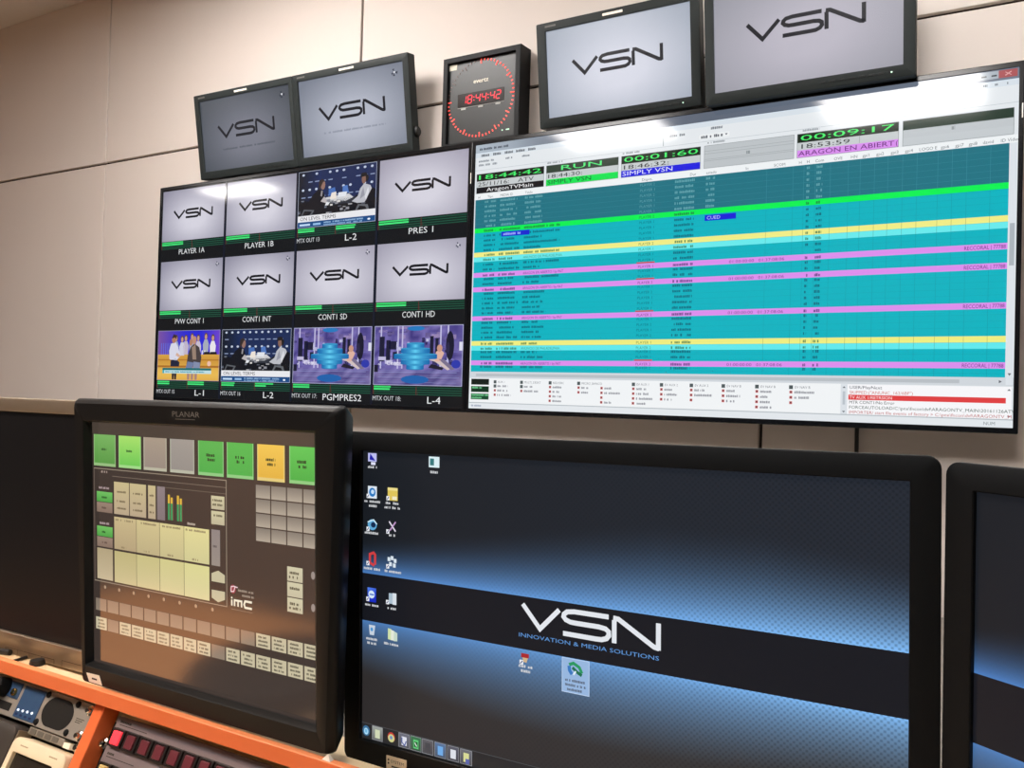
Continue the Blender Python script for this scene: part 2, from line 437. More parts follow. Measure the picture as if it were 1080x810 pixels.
def pip_stage(sb, u0, v0, u1, v1):
    w, h = u1-u0, v1-v0
    P = lambda a, b: (u0+a*w, v0+b*h)
    Q = lambda pts, c, l: sb.poly([P(*p) for p in pts], c, l)
    def bg(a, b):
        return lerp(lerp((120,80,160), (40,40,210), a*2.2), (120,70,200), max(0, a-.72)*3.2)
    sb.grid(u0, v0, u1, v1, 10, 6, bg, 2)
    for k in range(5): sb.rect(*P(.05+.035*k,.5), *P(.062+.035*k,.75), (95,110,215), 3)
    def st(a, b): return lerp((205,150,60), (232,186,84), math.sin(b*6)*.5+.5)
    sb.grid(u0, v0, u1, v0+h*.52, 6, 8, st, 4)
    sb.rect(*P(0,.26), *P(1,.30), (170,110,40), 5); sb.rect(*P(0,.40), *P(1,.425), (180,122,44), 5)
    sb.ell(*P(.84,.34), w*.03, h*.05, (235,190,170), 6)
    for x, b, c in ((.30,.52,(150,160,190)), (.40,.50,(205,205,222)), (.46,.52,(190,180,200)), (.66,.52,(200,190,205)), (.78,.55,(165,170,185)), (.89,.52,(230,226,232)), (.56,.55,(170,170,190))):
        person(sb, u0+w*x, v0+h*b, h*.40, (90,66,52), (196,152,132), c, 6, 0, .34)
    for x in (.80,.90): Q([(x-.05,.52),(x+.06,.52),(x+.05,.57),(x-.04,.57)], (24,22,30), 9)
    for x in (.68,.72,.76): sb.rect(*P(x,.52), *P(x+.015,.60), (235,232,238), 8)
    # standing presenter in pale shirt and a seated pair in dark clothes
    Q([(.22,.28),(.36,.28),(.37,.36),(.30,.44),(.22,.40)], (32,36,58), 10)
    Q([(.20,.42),(.32,.40),(.38,.50),(.34,.66),(.30,.76),(.22,.74),(.19,.60)], (214,214,230), 10)
    sb.ell(*P(.265,.82), w*.034, h*.075, (176,120,96), 11); Q([(.23,.84),(.26,.93),(.31,.90),(.31,.82),(.28,.86)], (58,42,40), 12)
    Q([(.30,.50),(.37,.46),(.385,.49),(.32,.56)], (210,170,150), 12)
    Q([(.48,.28),(.70,.28),(.72,.46),(.68,.66),(.60,.74),(.54,.66),(.50,.50)], (70,62,62), 10)
    Q([(.56,.66),(.62,.72),(.64,.42),(.58,.42)], (150,128,112), 11)
    sb.ell(*P(.60,.80), w*.033, h*.085, (188,140,116), 11); sb.ell(*P(.545,.76), w*.026, h*.07, (176,126,100), 11)
    Q([(.47,.24),(.58,.24),(.60,.36),(.50,.38)], (110,124,160), 12); Q([(.59,.24),(.70,.24),(.70,.36),(.60,.38)], (130,140,170), 12)
    for x in (.25,.29): Q([(x,.02),(x+.03,.02),(x+.035,.14),(x-.005,.14)], (40,34,48), 10)
    for x in (.50,.56,.62): Q([(x,.02),(x+.035,.02),(x+.04,.14),(x-.005,.14)], (170,132,120), 10)
    sb.rect(*P(.09,.205), *P(.88,.25), (26,108,112), 13); sb.rect(*P(.09,.14), *P(.88,.205), (190,222,226), 13)
    sb.blur(u0+w*.14, v0+h*.16, w*.64, h*.028, (70,150,170), 14); sb.rect(*P(.09,.14), *P(.12,.205), (60,170,180), 14)
    sb.frame(u0, v0, u1, v1, .0014, (150,150,180), 15)

def pip_studio(sb, u0, v0, u1, v1):
    w, h = u1-u0, v1-v0
    P = lambda a, b: (u0+a*w, v0+b*h)
    Q = lambda pts, c, l: sb.poly([P(*p) for p in pts], c, l)
    rnd = random.Random(3)
    tab = [[rnd.random() for _ in range(15)] for _ in range(11)]
    def bg(a, b):
        i, j = min(14, int(a*14)), min(10, int(b*10)); t = tab[j][i]
        c = lerp((58,50,120), (140,128,196), t)
        if b < .30: c = lerp((60,52,110), (150,138,190), t*.9)
        return c
    sb.grid(u0, v0, u1, v1, 14, 10, bg, 2)
    for k in range(70):
        x, y = rnd.random()*.94, .28 + rnd.random()*.46; a, b2 = .015+rnd.random()*.05, .02+rnd.random()*.10
        t = rnd.random()
        c = (18,18,44) if t < .34 else (206,206,232) if t > .80 else lerp((66,60,132), (150,146,214), rnd.random())
        sb.rect(*P(x,y), *P(min(1,x+a),y+b2), c, 2)
    for k in range(26):
        x, y = rnd.random()*.9, .72 + rnd.random()*.26
        sb.rect(*P(x,y), *P(min(1,x+.03+rnd.random()*.08),min(1,y+.03+rnd.random()*.06)), lerp((52,46,96), (170,150,190), rnd.random()), 2)
    for x in (.07,.27,.32,.75,.83): sb.rect(*P(x,.28), *P(x+.016,1), (190,186,224), 3)
    for x, y, a, b in ((.06,.40,.06,.42),(.14,.42,.05,.34),(.17,.60,.09,.14),(.22,.44,.05,.12),(.64,.52,.04,.30),(.70,.54,.035,.24)):
        sb.rect(*P(x,y), *P(x+a,y+b), (24,24,52), 4)
    sb.ell(*P(.86,.66), w*.045, h*.24, (20,20,44), 4); sb.ell(*P(.84,.62), w*.018, h*.10, (40,36,70), 5)
    sb.rect(*P(.96,.58), *P(1,.72), (220,220,238), 4); sb.rect(*P(0,.22), *P(.05,.34), (22,22,46), 4)
    for x, y in ((.05,.42),(.13,.36),(.24,.33)): sb.rect(*P(x,y), *P(x+.09,y+.06), (190,184,220), 5)
    sb.text('Cent', *P(.15,.34), h*.07, (232,232,244), 7, w=w*.14)
    Q([(.60,.44),(.70,.40),(.84,.26),(.90,.30),(.80,.42),(.74,.46)], (208,190,190), 5)
    Q([(.74,.44),(.88,.26),(.92,.28),(.80,.44)], (120,110,140), 6)
    Q([(.70,.40),(.76,.40),(.80,.54),(.76,.60),(.71,.56)], (220,176,160), 6)
    sb.ell(*P(.75,.62), w*.03, h*.06, (200,150,130), 7)
    sb.ell(*P(.93,.36), w*.05, h*.07, (44,56,168), 6)
    Q([(.63,.30),(.78,.26),(.80,.30),(.66,.36)], (30,26,44), 5)
    for k in range(9):
        y = .02 + .028*k
        sb.rect(*P(.03+.02*(k % 3), y), *P(.97-.03*(k % 2), y+.008), lerp((84,74,140), (140,150,205), (k*37 % 10)/10), 5)
    sb.ell(*P(.48,.10), w*.16, h*.07, (30,96,170), 6); sb.ell(*P(.48,.95), w*.10, h*.04, (34,120,190), 6)
    # stack of blue discs in the middle of the picture
    for a, y in ((.10,.30),(.165,.385),(.245,.475),(.165,.57),(.10,.655)):
        def dc(i, j, a=a): return lerp((16,100,168), (96,204,240), (1-abs(i-.5)*2)**1.4)
        sb.grid(u0+w*(.48-a), v0+h*(y-.028), u0+w*(.48+a), v0+h*(y+.045), 6, 1, dc, 8)
        sb.ell(*P(.48,y+.045), w*a, h*.018, (52,150,200), 9); sb.ell(*P(.48,y-.028), w*a, h*.014, (22,112,176), 7)
    sb.frame(u0, v0, u1, v1, .0016, (176,180,212), 12)

def multiview(sb):
    sb.rect(0, -TH, TW, 0, BK, 1)
    pw, ph = TW/4, .2268
    names = [['PLAYER 1A', 'PLAYER 1B', ('MTX OUT 13', 'L-2'), 'PRES 1'], ['PVW CONT 1', 'CONT1 INT', 'CONT1 SD', 'CONT1 HD'],
             [('MTX OUT 15', 'L-1'), ('MTX OUT 16', 'L-2'), ('MTX OUT 17:', 'PGMPRES2'), ('MTX OUT 18:', 'L-4')]]
    for r in range(3):
        for c in range(4):
            u0 = c*pw + .006; u1 = (c+1)*pw - .004
            vt = -r*ph - (.004 if r == 0 else .010); vb = -r*ph - (.1705 if r < 2 else .172)
            n = names[r][c]
            if isinstance(n, str):
                sb.k = .95
                e = (150,148,166) if c < 2 else (168,165,182)
                vsn_plate(sb, u0, vb, u1, vt, (218,216,228), e, 2, mark=(r == 1), lw=.62, lh=.145, cy=.52, t=.0070)
                sb.k = 1
                meters(sb, u0, u1, vb-.001, False, (.70, 0))
                sb.text(n, (u0+u1)/2, vb-.0445, .0165, (225,228,230), 4, w=.0135*len(n), align='c')
            else:
                (pip_interview if (r, c) in ((0,2), (2,1)) else pip_stage if c == 0 else pip_studio)(sb, u0, vb, u1, vt)
                meters(sb, u0, u1, vb-.001, True, (.40 if c != 2 else .44, .52 if c < 2 else (0 if r else .5)))
                sb.text(n[0], u0-.001, vb-.0425, .0125, (205,208,212), 4, w=.0088*len(n[0]))
                sb.text(n[1], u0+.205 if len(n[1]) < 4 else u0+.19, vb-.047, .0185, (230,232,234), 4, w=(.0178 if len(n[1]) > 4 else .0142)*len(n[1]), align='c')
    for c in range(1, 4): sb.rect(c*pw-.003, -TH, c*pw+.005, 0, (16,22,38), 14)

def playlist(sb):
    W = TW
    sb.rect(0, -TH, W, 0, (226,231,235), 1)
    def tb(a, b): return lerp((176,188,200), (92,102,118), (a-.05)*6) if a < .5 else lerp((92,102,118), (112,122,138), (a-.5)*2)
    sb.grid(0, -.021, W, 0, 12, 1, tb, 2)
    sb.rect(0, -.0225, W, -.021, (215,228,240), 2)
    sb.blur(.012, -.0145, .085, .006, (70,80,92), 3)
    sb.rect(1.140, -.0165, 1.176, -.002, (168,178,188), 3); sb.rect(1.176, -.0165, 1.207, -.002, (172,86,90), 3)
    for k in range(2): sb.rect(1.147+.017*k, -.012, 1.156+.017*k, -.009, (60,66,74), 4)
    sb.stroke([(1.187,-.0125),(1.197,-.006)], .002, (222,170,170), 4); sb.stroke([(1.187,-.006),(1.197,-.0125)], .0014, (222,170,170), 4)
    sb.rect(0, -.033, W, -.0225, (214,223,231), 2)
    for k in range(5): sb.blur(.015+.035*k, -.0315, .026, .0065, (96,104,112), 3)
    for k in range(3): sb.blur(1.150+.02*k, -.030, .008, .005, (120,130,140), 3)
    sb.blur(.010, -.0455, .045, .0055, (140,148,156), 3); sb.blur(.010, -.0555, .055, .0055, (140,148,156), 3)
    for k in range(2): sb.blur(.088+.05*k, -.0455, .022, .005, (120,130,140), 3)
    sb.rect(.509, -.064, .5102, -.043, (120,128,136), 3); sb.blur(.524, -.046, .036, .006, (120,128,136), 3)
    sb.blur(.620, -.0405, .026, .006, (120,128,136), 3); sb.rect(.594, -.0605, .662, -.0495, (236,240,242), 3)
    sb.blur(.598, -.0585, .05, .0065, (96,102,110), 4); sb.poly([(.652,-.053),(.658,-.053),(.655,-.0575)], (90,96,104), 4)
    sb.rect(0, -.0665, W, -.0655, (188,196,202), 2)
    for x in (.21, .41, .61, .81): sb.blur(x, -.0715, .042, .0045, (150,158,164), 3)
    def box(u0, u1, cols):
        ys = (-.0755, -.0945, -.1105, -.1265)
        for k in range(3): sb.rect(u0, ys[k+1], u1, ys[k], cols[k], 3)
        sb.frame(u0, ys[3], u1, ys[0], .0008, (120,128,132), 4)
    G = (70,240,110)
    box(.005, .202, ((10,22,16), (198,204,206), (12,16,22)))
    sb.text('18:44:42', .012, -.0905, .0115, G, 5, w=.182); sb.text('25/11/16:', .010, -.1075, .0100, (40,44,48), 5, w=.092); sb.text('ATV', .128, -.1075, .0100, (40,44,48), 5, w=.045)
    sb.text('AragonTVMain', .104, -.1225, .0095, (238,240,242), 5, w=.136, align='c')
    box(.208, .400, ((44,62,50), (198,204,206), (0,226,82)))
    sb.text('RUN', .303, -.0905, .0115, (90,240,130), 5, w=.108, align='c'); sb.text('18:44:30:', .214, -.1075, .0095, (40,44,48), 5, w=.092); sb.text('SIMPLY VSN', .212, -.1225, .0098, (12,70,40), 5, w=.118)
    box(.407, .598, ((10,34,18), (198,204,206), (26,26,222)))
    sb.text('00:01:60', .414, -.0905, .0115, G, 5, w=.178); sb.text('18:46:32:', .414, -.1075, .0095, (40,44,48), 5, w=.110); sb.text('SIMPLY VSN', .411, -.1225, .0098, (226,230,250), 5, w=.122)
    box(.606, .801, ((188,194,198),)*3)
    for y in (-.0885, -.0945, -.107, -.1105): sb.rect(.607, y, .800, y+.0008, (150,158,162), 4)
    sb.blur(.700, -.1045, .008, .008, (140,148,152), 5)
    box(.807, 1.004, ((10,34,18), (198,204,206), (216,142,236)))
    sb.text('00:09:17', .814, -.0905, .0115, G, 5, w=.182); sb.text('18:53:59', .816, -.1075, .0095, (40,44,48), 5, w=.096); sb.rect(.930, -.110, .931, -.095, (150,156,160), 5)
    sb.text('ARAGÓN EN ABIERT', .810, -.1225, .0098, (96,24,120), 5, w=.186); sb.text('(', .999, -.1225, .0098, (96,24,120), 5)
    box(1.011, 1.203, ((34,56,44), (192,198,202), (196,202,206)))
    sb.blur(1.098, -.1045, .006, .008, (150,156,160), 5)
    # column heads
    sb.rect(0, -.1425, W, -.1275, (238,242,244), 2)
    for u, t in ((.012,'H'),(.040,'Tipo'),(.078,'MEDIA ID'),(.150,'Título'),(.460,'Dispos.'),(.575,'Dur'),(.612,'estado'),(.700,'In'),(.760,'SCOM'),(.812,'H'),(.828,'H'),(.845,'Com'),(.882,'OVE'),(.915,'HN'),
                 (.937,'gpi1'),(.963,'gpi2'),(.990,'gpi3'),(1.016,'gpi4'),(1.042,'LOGO E'),(1.080,'gpi6'),(1.105,'gpi7'),(1.128,'gpi8'),(1.152,'david'),(1.182,'ID Video')):
        sb.text(t, u, -.1395, .0062, (110,118,124), 4)
    # the list
    gu0, gu1, gt, gb, rp = .0035, 1.196, -.1425, -.586, .01247
    g0 = -.217
    teal, dk = (0,178,192), (32,114,130)
    sb.rect(gu0, gb, gu1, gt, teal, 2)
    sb.rect(gu0, g0, gu1, gt, dk, 3)
    rows = {}
    rows[0] = (0,240,82); rows[5] = (240,236,134); rows[6] = (104,234,236)
    for r in (9.2, 12.2, 18.2, 27.3): rows[r] = (220,142,236)
    rows[23.3] = (238,236,128); rows[24.3] = (96,232,236)
    for r, c in rows.items(): sb.rect(gu0, g0-rp*(r+.96), gu1, g0-rp*r, c, 4)
    cols = [.03, .068, .075, .142, .452, .53, .60, .66, .745, .80, .822, .845, .875, .91, .933, .96, .985, 1.012, 1.038, 1.075, 1.10, 1.125, 1.165]
    k = 0
    y = gt
    while y > gb:
        if y < g0: sb.rect(gu0, y-.0004, gu1, y, (10,150,166), 3)
        else: sb.rect(gu0, y-.0006, gu1, y, (54,132,146), 4)
        y -= rp
    for u in cols[8:]:
        sb.rect(u, g0, u+.0008, gt, (56,134,148), 4); sb.rect(u, gb, u+.0007, g0, (8,150,166), 3)
        for r in (5, 6, 23.3, 24.3): sb.rect(u, g0-rp*(r+.96), u+.0008, g0-rp*r, lerp(rows[r], (60,90,70), .4), 5)
    dims = {0: (10,110,70)}
    names = ['CONTINUIDAD', 'INFORMATIVO', 'CAMPAÑA NAV', 'VUELTA PROG', 'CABECERA']
    for r in range(-6, 30):
        rr_ = float(r)
        for q in rows:
            if abs(q - r) < .5 and q > 6: rr_ = q
        yb = g0 - rp*(rr_+.80)
        if yb < gb + .002 or yb > gt - .008: continue
        c = rows.get(rr_)
        ink = (92,158,168) if r < 0 else (4,112,130) if c is None else lerp(c, (60,40,90) if c[1] < 160 else (40,90,60), .62)
        if r == 1: pass
        sb.blur(.032, yb, .034, .0062, ink, 6)
        sb.blur(.078, yb, random.choice((.05,.06,.045)), .0062, ink, 6)
        if c and c[1] < 160: sb.text('ARAGON EN ABIERTO / by PAT', .150, yb, .0064, ink, 6, w=.112)
        elif r in (6, 24) or rr_ == 24.3: sb.text('ANUNCIO DE PHILADELPHIA', .150, yb, .0064, ink, 6, w=.108)
        else: sb.blur(.150, yb, random.choice((.05,.062,.10,.045)), .0062, ink, 6)
        sb.text('PLAYER %d' % random.choice((1, 2)), .456, yb, .0062, ink, 6, w=.036)
        sb.blur(.540, yb, .046, .0062, ink, 6)
        if c and c[1] < 160:
            sb.text('01:00:00:00', .668, yb, .0062, ink, 6, w=.054); sb.text('01:37:08:06', .732, yb, .0062, ink, 6, w=.054)
            sb.text('RECCORAL | 77788', 1.124, yb, .0074, lerp(ink, (90,30,110), .5), 6, w=.069)
            sb.rect(.452, yb+.0105, .496, yb+.0135, (206,60,74), 7)
        sb.blur(.828, yb, .006, .0062, ink, 6); sb.blur(.848, yb, .012, .0062, ink, 6)
        if r < 0: sb.blur(.612, yb, .02, .0062, ink, 6)
    sb.rect(.084, -.2425, .166, -.2305, (20,36,208), 7); sb.blur(.090, -.2395, .05, .0062, (150,170,250), 8)
    sb.rect(.611, -.2445, .681, -.2315, (20,30,214), 7); sb.text('CUED', .616, -.2415, .0075, (190,200,255), 8, w=.030)
    # scroll bars
    sb.rect(1.197, -.60, 1.2085, -.143, (220,226,232), 3); sb.rect(1.199, -.375, 1.207, -.295, (172,180,188), 4); sb.poly([(1.200,-.578),(1.206,-.578),(1.203,-.583)], (96,100,108), 4)
    sb.rect(0, -.6025, W, -.586, (208,214,220), 2); sb.rect(.02, -.598, 1.12, -.591, (184,190,196), 3); sb.poly([(1.186,-.591),(1.186,-.597),(1.191,-.594)], (96,100,108), 4)
    # device tree and log
    sb.rect(.002, -.6645, .905, -.6025, (240,243,245), 3); sb.rect(.906, -.6645, W-.003, -.6035, (246,246,249), 3)
    sb.rect(.905, -.6645, .918, -.6035, (218,224,230), 4); sb.rect(.909, -.645, .914, -.618, (186,194,202), 5)
    for u in (.9115, 1.203): 
        sb.poly([(u-.003,-.611),(u+.003,-.611),(u,-.6075)], (90,96,104), 5); sb.poly([(u-.003,-.658),(u+.003,-.658),(u,-.6615)], (90,96,104), 5)
    for k, c in enumerate(((8,24,18), (4,50,30), (8,72,44))):
        sb.rect(.0065, -.6195-.0188*k, .060, -.6045-.0188*k, c, 5)
        if k: sb.blur(.009, -.6105-.0188*k, .03+.02*(k-1), .0048, (110,200,140), 6)
        if k == 2: sb.blur(.009, -.6175-.0188*k, .03, .0045, (110,200,140), 6)
    for i, (u, n, two, icons) in enumerate(((.078, 'AUX 1', 1, 3), (.155, 'MULTI_DESKT', 1, 2), (.235, 'RED2SRC', 0, 4), (.312, 'MICRO_BANCO', 0, 2), (.372, '', 0, 4), (.452, 'EV AUX 1', 0, 4), (.520, 'EV AUX 2', 0, 3), (.590, 'EV AUX 3', 0, 3), (.662, 'EV NAV B', 0, 3), (.735, 'EV NAV B', 0, 4), (.806, 'EV NAV B', 0, 3))):
        y = -.6075
        if n:
            sb.rect(u-.004, y-.008, u+.004, y, (78,88,90), 5); sb.text(n, u+.008, y-.0065, .0052, (120,124,132), 5)
        y -= .0105
        for k in range(icons):
            if two and k == 0:
                sb.rect(u-.004, y-.008, u+.004, y, (84,94,96), 5)
            else:
                sb.rect(u-.003, y-.0068, u+.003, y-.0008, (206,110,110), 5); sb.rect(u-.0015, y-.0052, u+.0015, y-.0022, (70,50,56), 6)
            if not (i % 3 == 1 and k == 2): sb.blur(u+.007, y-.0065, random.choice((.018,.03,.04,.024)), .0052, (150,152,160), 5)
            y -= .0112
    lg = [('USER/PlayNext', (50,60,74), 0), ('SKIPPED:("ANUNC_162/6BF")', (204,96,84), 0), ('TV AUX 1/RETRSION', (250,226,226), 1), ('MTR CONT1/No Error', (50,70,66), 0),
          ('FORCEAUTOLOAD/C:\\pnx\\fncon\\dvf\\ARAGONTV_MAIN\\20161126ATV', (52,84,70), 0), ('IMPORTER/ start file events of factory > C:\\pnx\\fncon\\dvf\\ARAGONTV_M', (186,92,92), 0)]
    for k, (t, c, bar) in enumerate(lg):
        y = -.6125 - .0101*k
        if bar: sb.rect(.920, y-.0022, 1.198, y+.0082, (222,62,64), 5)
        sb.text(t, .922, y, .0062, c, 6, w=(.0047 if k < 4 else .0052 if k == 4 else .0042)*len(t))
    sb.rect(0, -.6665, W, -.6645, (176,184,190), 3)
    sb.text('NUM', 1.162, -.6765, .0062, (120,128,134), 4); sb.blur(.008, -.6755, .03, .005, (160,170,190), 4)

tv_l = television('large wall television showing a grid of twelve small pictures with green level meters', -TG-TW, multiview)
tv_r = television('large wall television showing a teal broadcast playlist with yellow and pink rows', 0, playlist)
tv_l['group'] = tv_r['group'] = 'large televisions on the wall'

# ------------------------------------------------------------------ four small broadcast monitors above
def broadcast(label, p, w, h, cen, edge, sides=(.0195,.0195), led=False, tag_line=False, mark=True, k=1.0, knob=False):
    sl, sr = sides
    u0, v0 = w/2, -h-.0235
    root = thing('broadcast_monitor', label, 'monitor', group='small monitors above the televisions', M=pose(*p) @ Matrix.Translation((u0, 0, v0)))
    o = (u0, 0, v0)
    b = MB(o); bezel(b, (-sl, v0, w+sr, .0205), (0, -h, w, 0), .004, .001, -.004, .030, .006, .0025); b.build('housing', M_grey, root, True)
    sb = SB(u0, v0, .002); sb.slab(-.0005, -h-.0005, w+.0005, .0005, .008); sb.k = k
    vsn_plate(sb, 0, -h, w, 0, cen, edge, 1, ink=(30,30,36), lw=.62, lh=.165, t=.0082, cy=.535, tagline=tag_line, mark=mark)
    sb.build('screen', SCR_BC, root)
    b = MB(o); b.rbox(w*.42, .0065, w*.56, .0125, -.0055, -.003, .0015, .0008); b.build('tally_lamp', M_tally_glint, root)
    b = MB(o); b.rbox(.000, .008, .030, .0125, -.0043, -.0035, .001, .0003); b.build('badge', M_letter, root)
    b0 = None
    for i in range(7):
        uu = w*.60 + i*.0185
        if b0 is None:
            b = MB(); b.rbox(-.005, -.0022, .005, .0022, -.0012, .001, .001, .0005); b0 = b.build('control_button', M_dgrey, root); ob = b0
        else: ob = copy_child(b0, root)
        ob.location = (uu-u0, -.004, -h-.0115-v0)
    b = MB((0,0,0)); b.lathe((w*.945-u0, -.0045, -h-.0115-v0), [(.0018,.001),(.0018,-.0004),(.001,-.0008)], n=10); b.build('power_led', M_green_led if led else M_dgrey, root)
    kn = MB(o)
    if knob: kn.loft([[(w+sr+dx, .015+.011*math.cos(a), -h*.86+.016*math.sin(a)*s_) for a in [2*math.pi*q/14 for q in range(14)]] for dx, s_ in ((-.002,1),(.006,1),(.009,.7))])
    if knob: kn.build('side_knob', M_dgrey, root, True)
    # arm to the wall, square to the wall however far the set leans
    back = MB(o); back.box((w*.36, .0295, -h*.75), (w*.64, .040, -h*.35)); back.build('wall_bracket', M_metal, root)
    return root
broadcast('small dim grey monitor above the grid television, leftmost in the row', (-1.0408, -.0179, .6035, .1557, .0213), .38, .2194, (122,124,136), (74,79,87), (.0205,.0155), tag_line=True)
broadcast('small lit monitor with a pale screen, left of the red clock', (-1.0408+.416*math.cos(.0213), -.0179+.416*math.sin(.0213), .6035, .1557, .0213), .38, .2194, (182,186,200), (122,128,142), (.0205,.020), tag_line=True, knob=True)
broadcast('small bright monitor directly right of the red clock', (.1936, .004, .602, .147), .37, .2105, (216,218,230), (160,168,182), (.025,.022), led=True, mark=False)
broadcast('small monitor with dull lilac screen cut by the picture top, right end of its row', (.638, -.066, .5758, .147), .375, .2126, (188,184,196), (152,152,162), (.020,.022), led=True, mark=False)

# ------------------------------------------------------------------ the clock
def clock():
    x0, x1, z0, z1, y0 = -.1375, .104, .354, .603, .038
    u0 = (x0+x1)/2
    root = thing('wall_clock', 'square black studio clock with a ring of red lights and red digits', 'clock', M=Matrix.Translation((u0, 0, z0+ZO)))
    o = (u0, 0, z0)
    b = MB(o)
    C = lambda k, y: [(x0+k,y,z0+k),(x1-k,y,z0+k),(x1-k,y,z1-k),(x0+k,y,z1-k)]
    t = .014
    b.loft([C(-.0015, WY-.0005), C(0, y0+.002), C(.0015, y0), C(t, y0), C(t+.001, y0+.001), C(t+.001, y0+.018)]); b.build('case', M_black, root)
    F = lambda k, y: [(x0+t+k,y,z0+t+k),(x1-t-k,y,z0+t+k),(x1-t-k,y,z1-t-k),(x0+t+k,y,z1-t-k)]
    fy = y0 + .009
    b = MB(o); b.loft([F(.0015, fy+.008), F(.0015, fy)]); b.build('face', M_face, root)
    cx, cz, R = -.136+.1155, .603-.1195, .1015
    on = MB(); on.rbox(-.0014, -.0029, .0014, .0029, -.0012, .001, .0008, .0003)
    lo = on.build('led_marker', M_led_on, root); of = MB(); of.rbox(-.0012, -.0026, .0012, .0026, -.0008, .001, .0008, .0003)
    lf = of.build('led_marker', M_led_off, root)
    first = {True: lo, False: lf}; used = set()
    for s in range(60):
        lit = s <= 45
        if lit not in used: ob = first[lit]; used.add(lit)
        else: ob = copy_child(first[lit], root)
        a = math.pi/2 - s*math.pi/30
        ob.location = (cx + R*math.cos(a) - o[0], fy-.0006, cz + R*math.sin(a) - o[2]); ob.rotation_euler = (0, -(a - math.pi/2), 0)
    ob12 = None
    for s in range(12):      # the second, inner mark at each five seconds
        a = math.pi/2 - s*math.pi/6
        lit = s <= 9
        ob = copy_child(lo if lit else lf, root)
        ob.location = (cx + (R-.0068)*math.cos(a) - o[0], fy-.0006, cz + (R-.0068)*math.sin(a) - o[2]); ob.rotation_euler = (0, -(a - math.pi/2), 0)
    # digit window
    wu0, wu1, wz0, wz1 = -.092, .053, .603-.1365, .603-.1015
    b = MB(o); b.rbox(wu0, wz0, wu1, wz1, fy-.001, fy+.001, .002, .0005); b.build('display_window', M_window, root)
    seg = {'1': 'bc', '8': 'abcdefg', '4': 'bcfg', '2': 'abdeg'}
    b = MB(o); u = -.079; hgt = .021; wd = .0125; zb = (wz0+wz1)/2 - hgt/2
    def bar(pts):
        vs, _ = stroke(pts, .0018); yy = fy-.0018
        sk = lambda p: (p[0] + (p[1]-zb)*.12, p[1])
        vs = [sk(p) for p in vs]
        b.add([(p[0], yy, p[1]) for p in vs] + [(p[0], yy+.0006, p[1]) for p in vs], [(0,1,3,2), (4,6,7,5), (0,4,5,1), (1,5,7,3), (3,7,6,2), (2,6,4,0)])
    for ch in '18:44:42':
        if ch == ':':
            for q in (.3, .7): b.lathe((u+.002, fy-.0016, zb+hgt*q), [(.0014,.0006),(.0014,-.0002)], n=8)
            u += .0075; continue
        g = .0013
        L = {'a': [(u+g,zb+hgt),(u+wd-g,zb+hgt)], 'd': [(u+g,zb),(u+wd-g,zb)], 'g': [(u+g,zb+hgt/2),(u+wd-g,zb+hgt/2)],
             'f': [(u,zb+hgt/2+g),(u,zb+hgt-g)], 'e': [(u,zb+g),(u,zb+hgt/2-g)], 'b': [(u+wd,zb+hgt/2+g),(u+wd,zb+hgt-g)], 'c': [(u+wd,zb+g),(u+wd,zb+hgt/2-g)]}
        for s in seg[ch]: bar(L[s])
        u += .0185
    b.build('digit_display', M_digit, root)
    def letters(name, t, uu, zz, h, m, align='c', w=None, bold=0):
        vs, fs = text_geo(t, uu, zz, h, w, align)
        c = MB(o); n = len(vs)
        c.add([(p[0], fy-.0009, p[1]) for p in vs], fs)
        if bold: c.add([(p[0]+bold, fy-.00085, p[1]) for p in vs], fs); c.add([(p[0]+bold*.5, fy-.0008, p[1]+bold*.5) for p in vs], fs)
        return c.build(name, m, root)
    letters('brand_lettering', 'evertz', cx, .603-.0785, .0120, M_white, w=.046, bold=.0011)
    b = MB(o)
    for q in (-.0735, -.0190, .0345): b.rbox(q-.0075, .603-.1445, q+.0075, .603-.1400, fy-.0008, fy+.001, .001, .0003)
    b.box((-.092, fy-.0005, .603-.1393), (.053, fy+.001, .603-.1386)); b.build('caption_line', mat('pale_caption', (170,170,164), .5), root)
    b = MB(o); b.rbox(-.1235, .603-.0325, -.0975, .603-.0170, fy-.0006, fy+.0005, .0006, .0002); b.build('paper_sticker', mat('sticker_paper', (216,212,196), .7), root)
    b = MB(o)
    for q, ww in ((.050,.004), (.066,.010)): b.rbox(q-ww/2, .603-.2165, q+ww/2, .603-.2135, fy-.0008, fy+.001, .0008, .0003)
    b.build('indicator_light', M_green_led, root)
clock()

# ------------------------------------------------------------------ hanging cable under the playlist television
b = MB((.928, .07, -.70+ZO)); b.tube([(.928, .072, -.34+ZO), (.9275, .078, -.40+ZO), (.9265, .080, -.50+ZO), (.926, .081, -.60+ZO), (.926, .080, -.7045+ZO)], .0042, 10)
o = b.build('hanging_cable', M_cable, None, True); o.location = (.928, .07, -.70+ZO)
tag(o, 'thin black cable hanging down the wall from under the playlist television', 'cable')

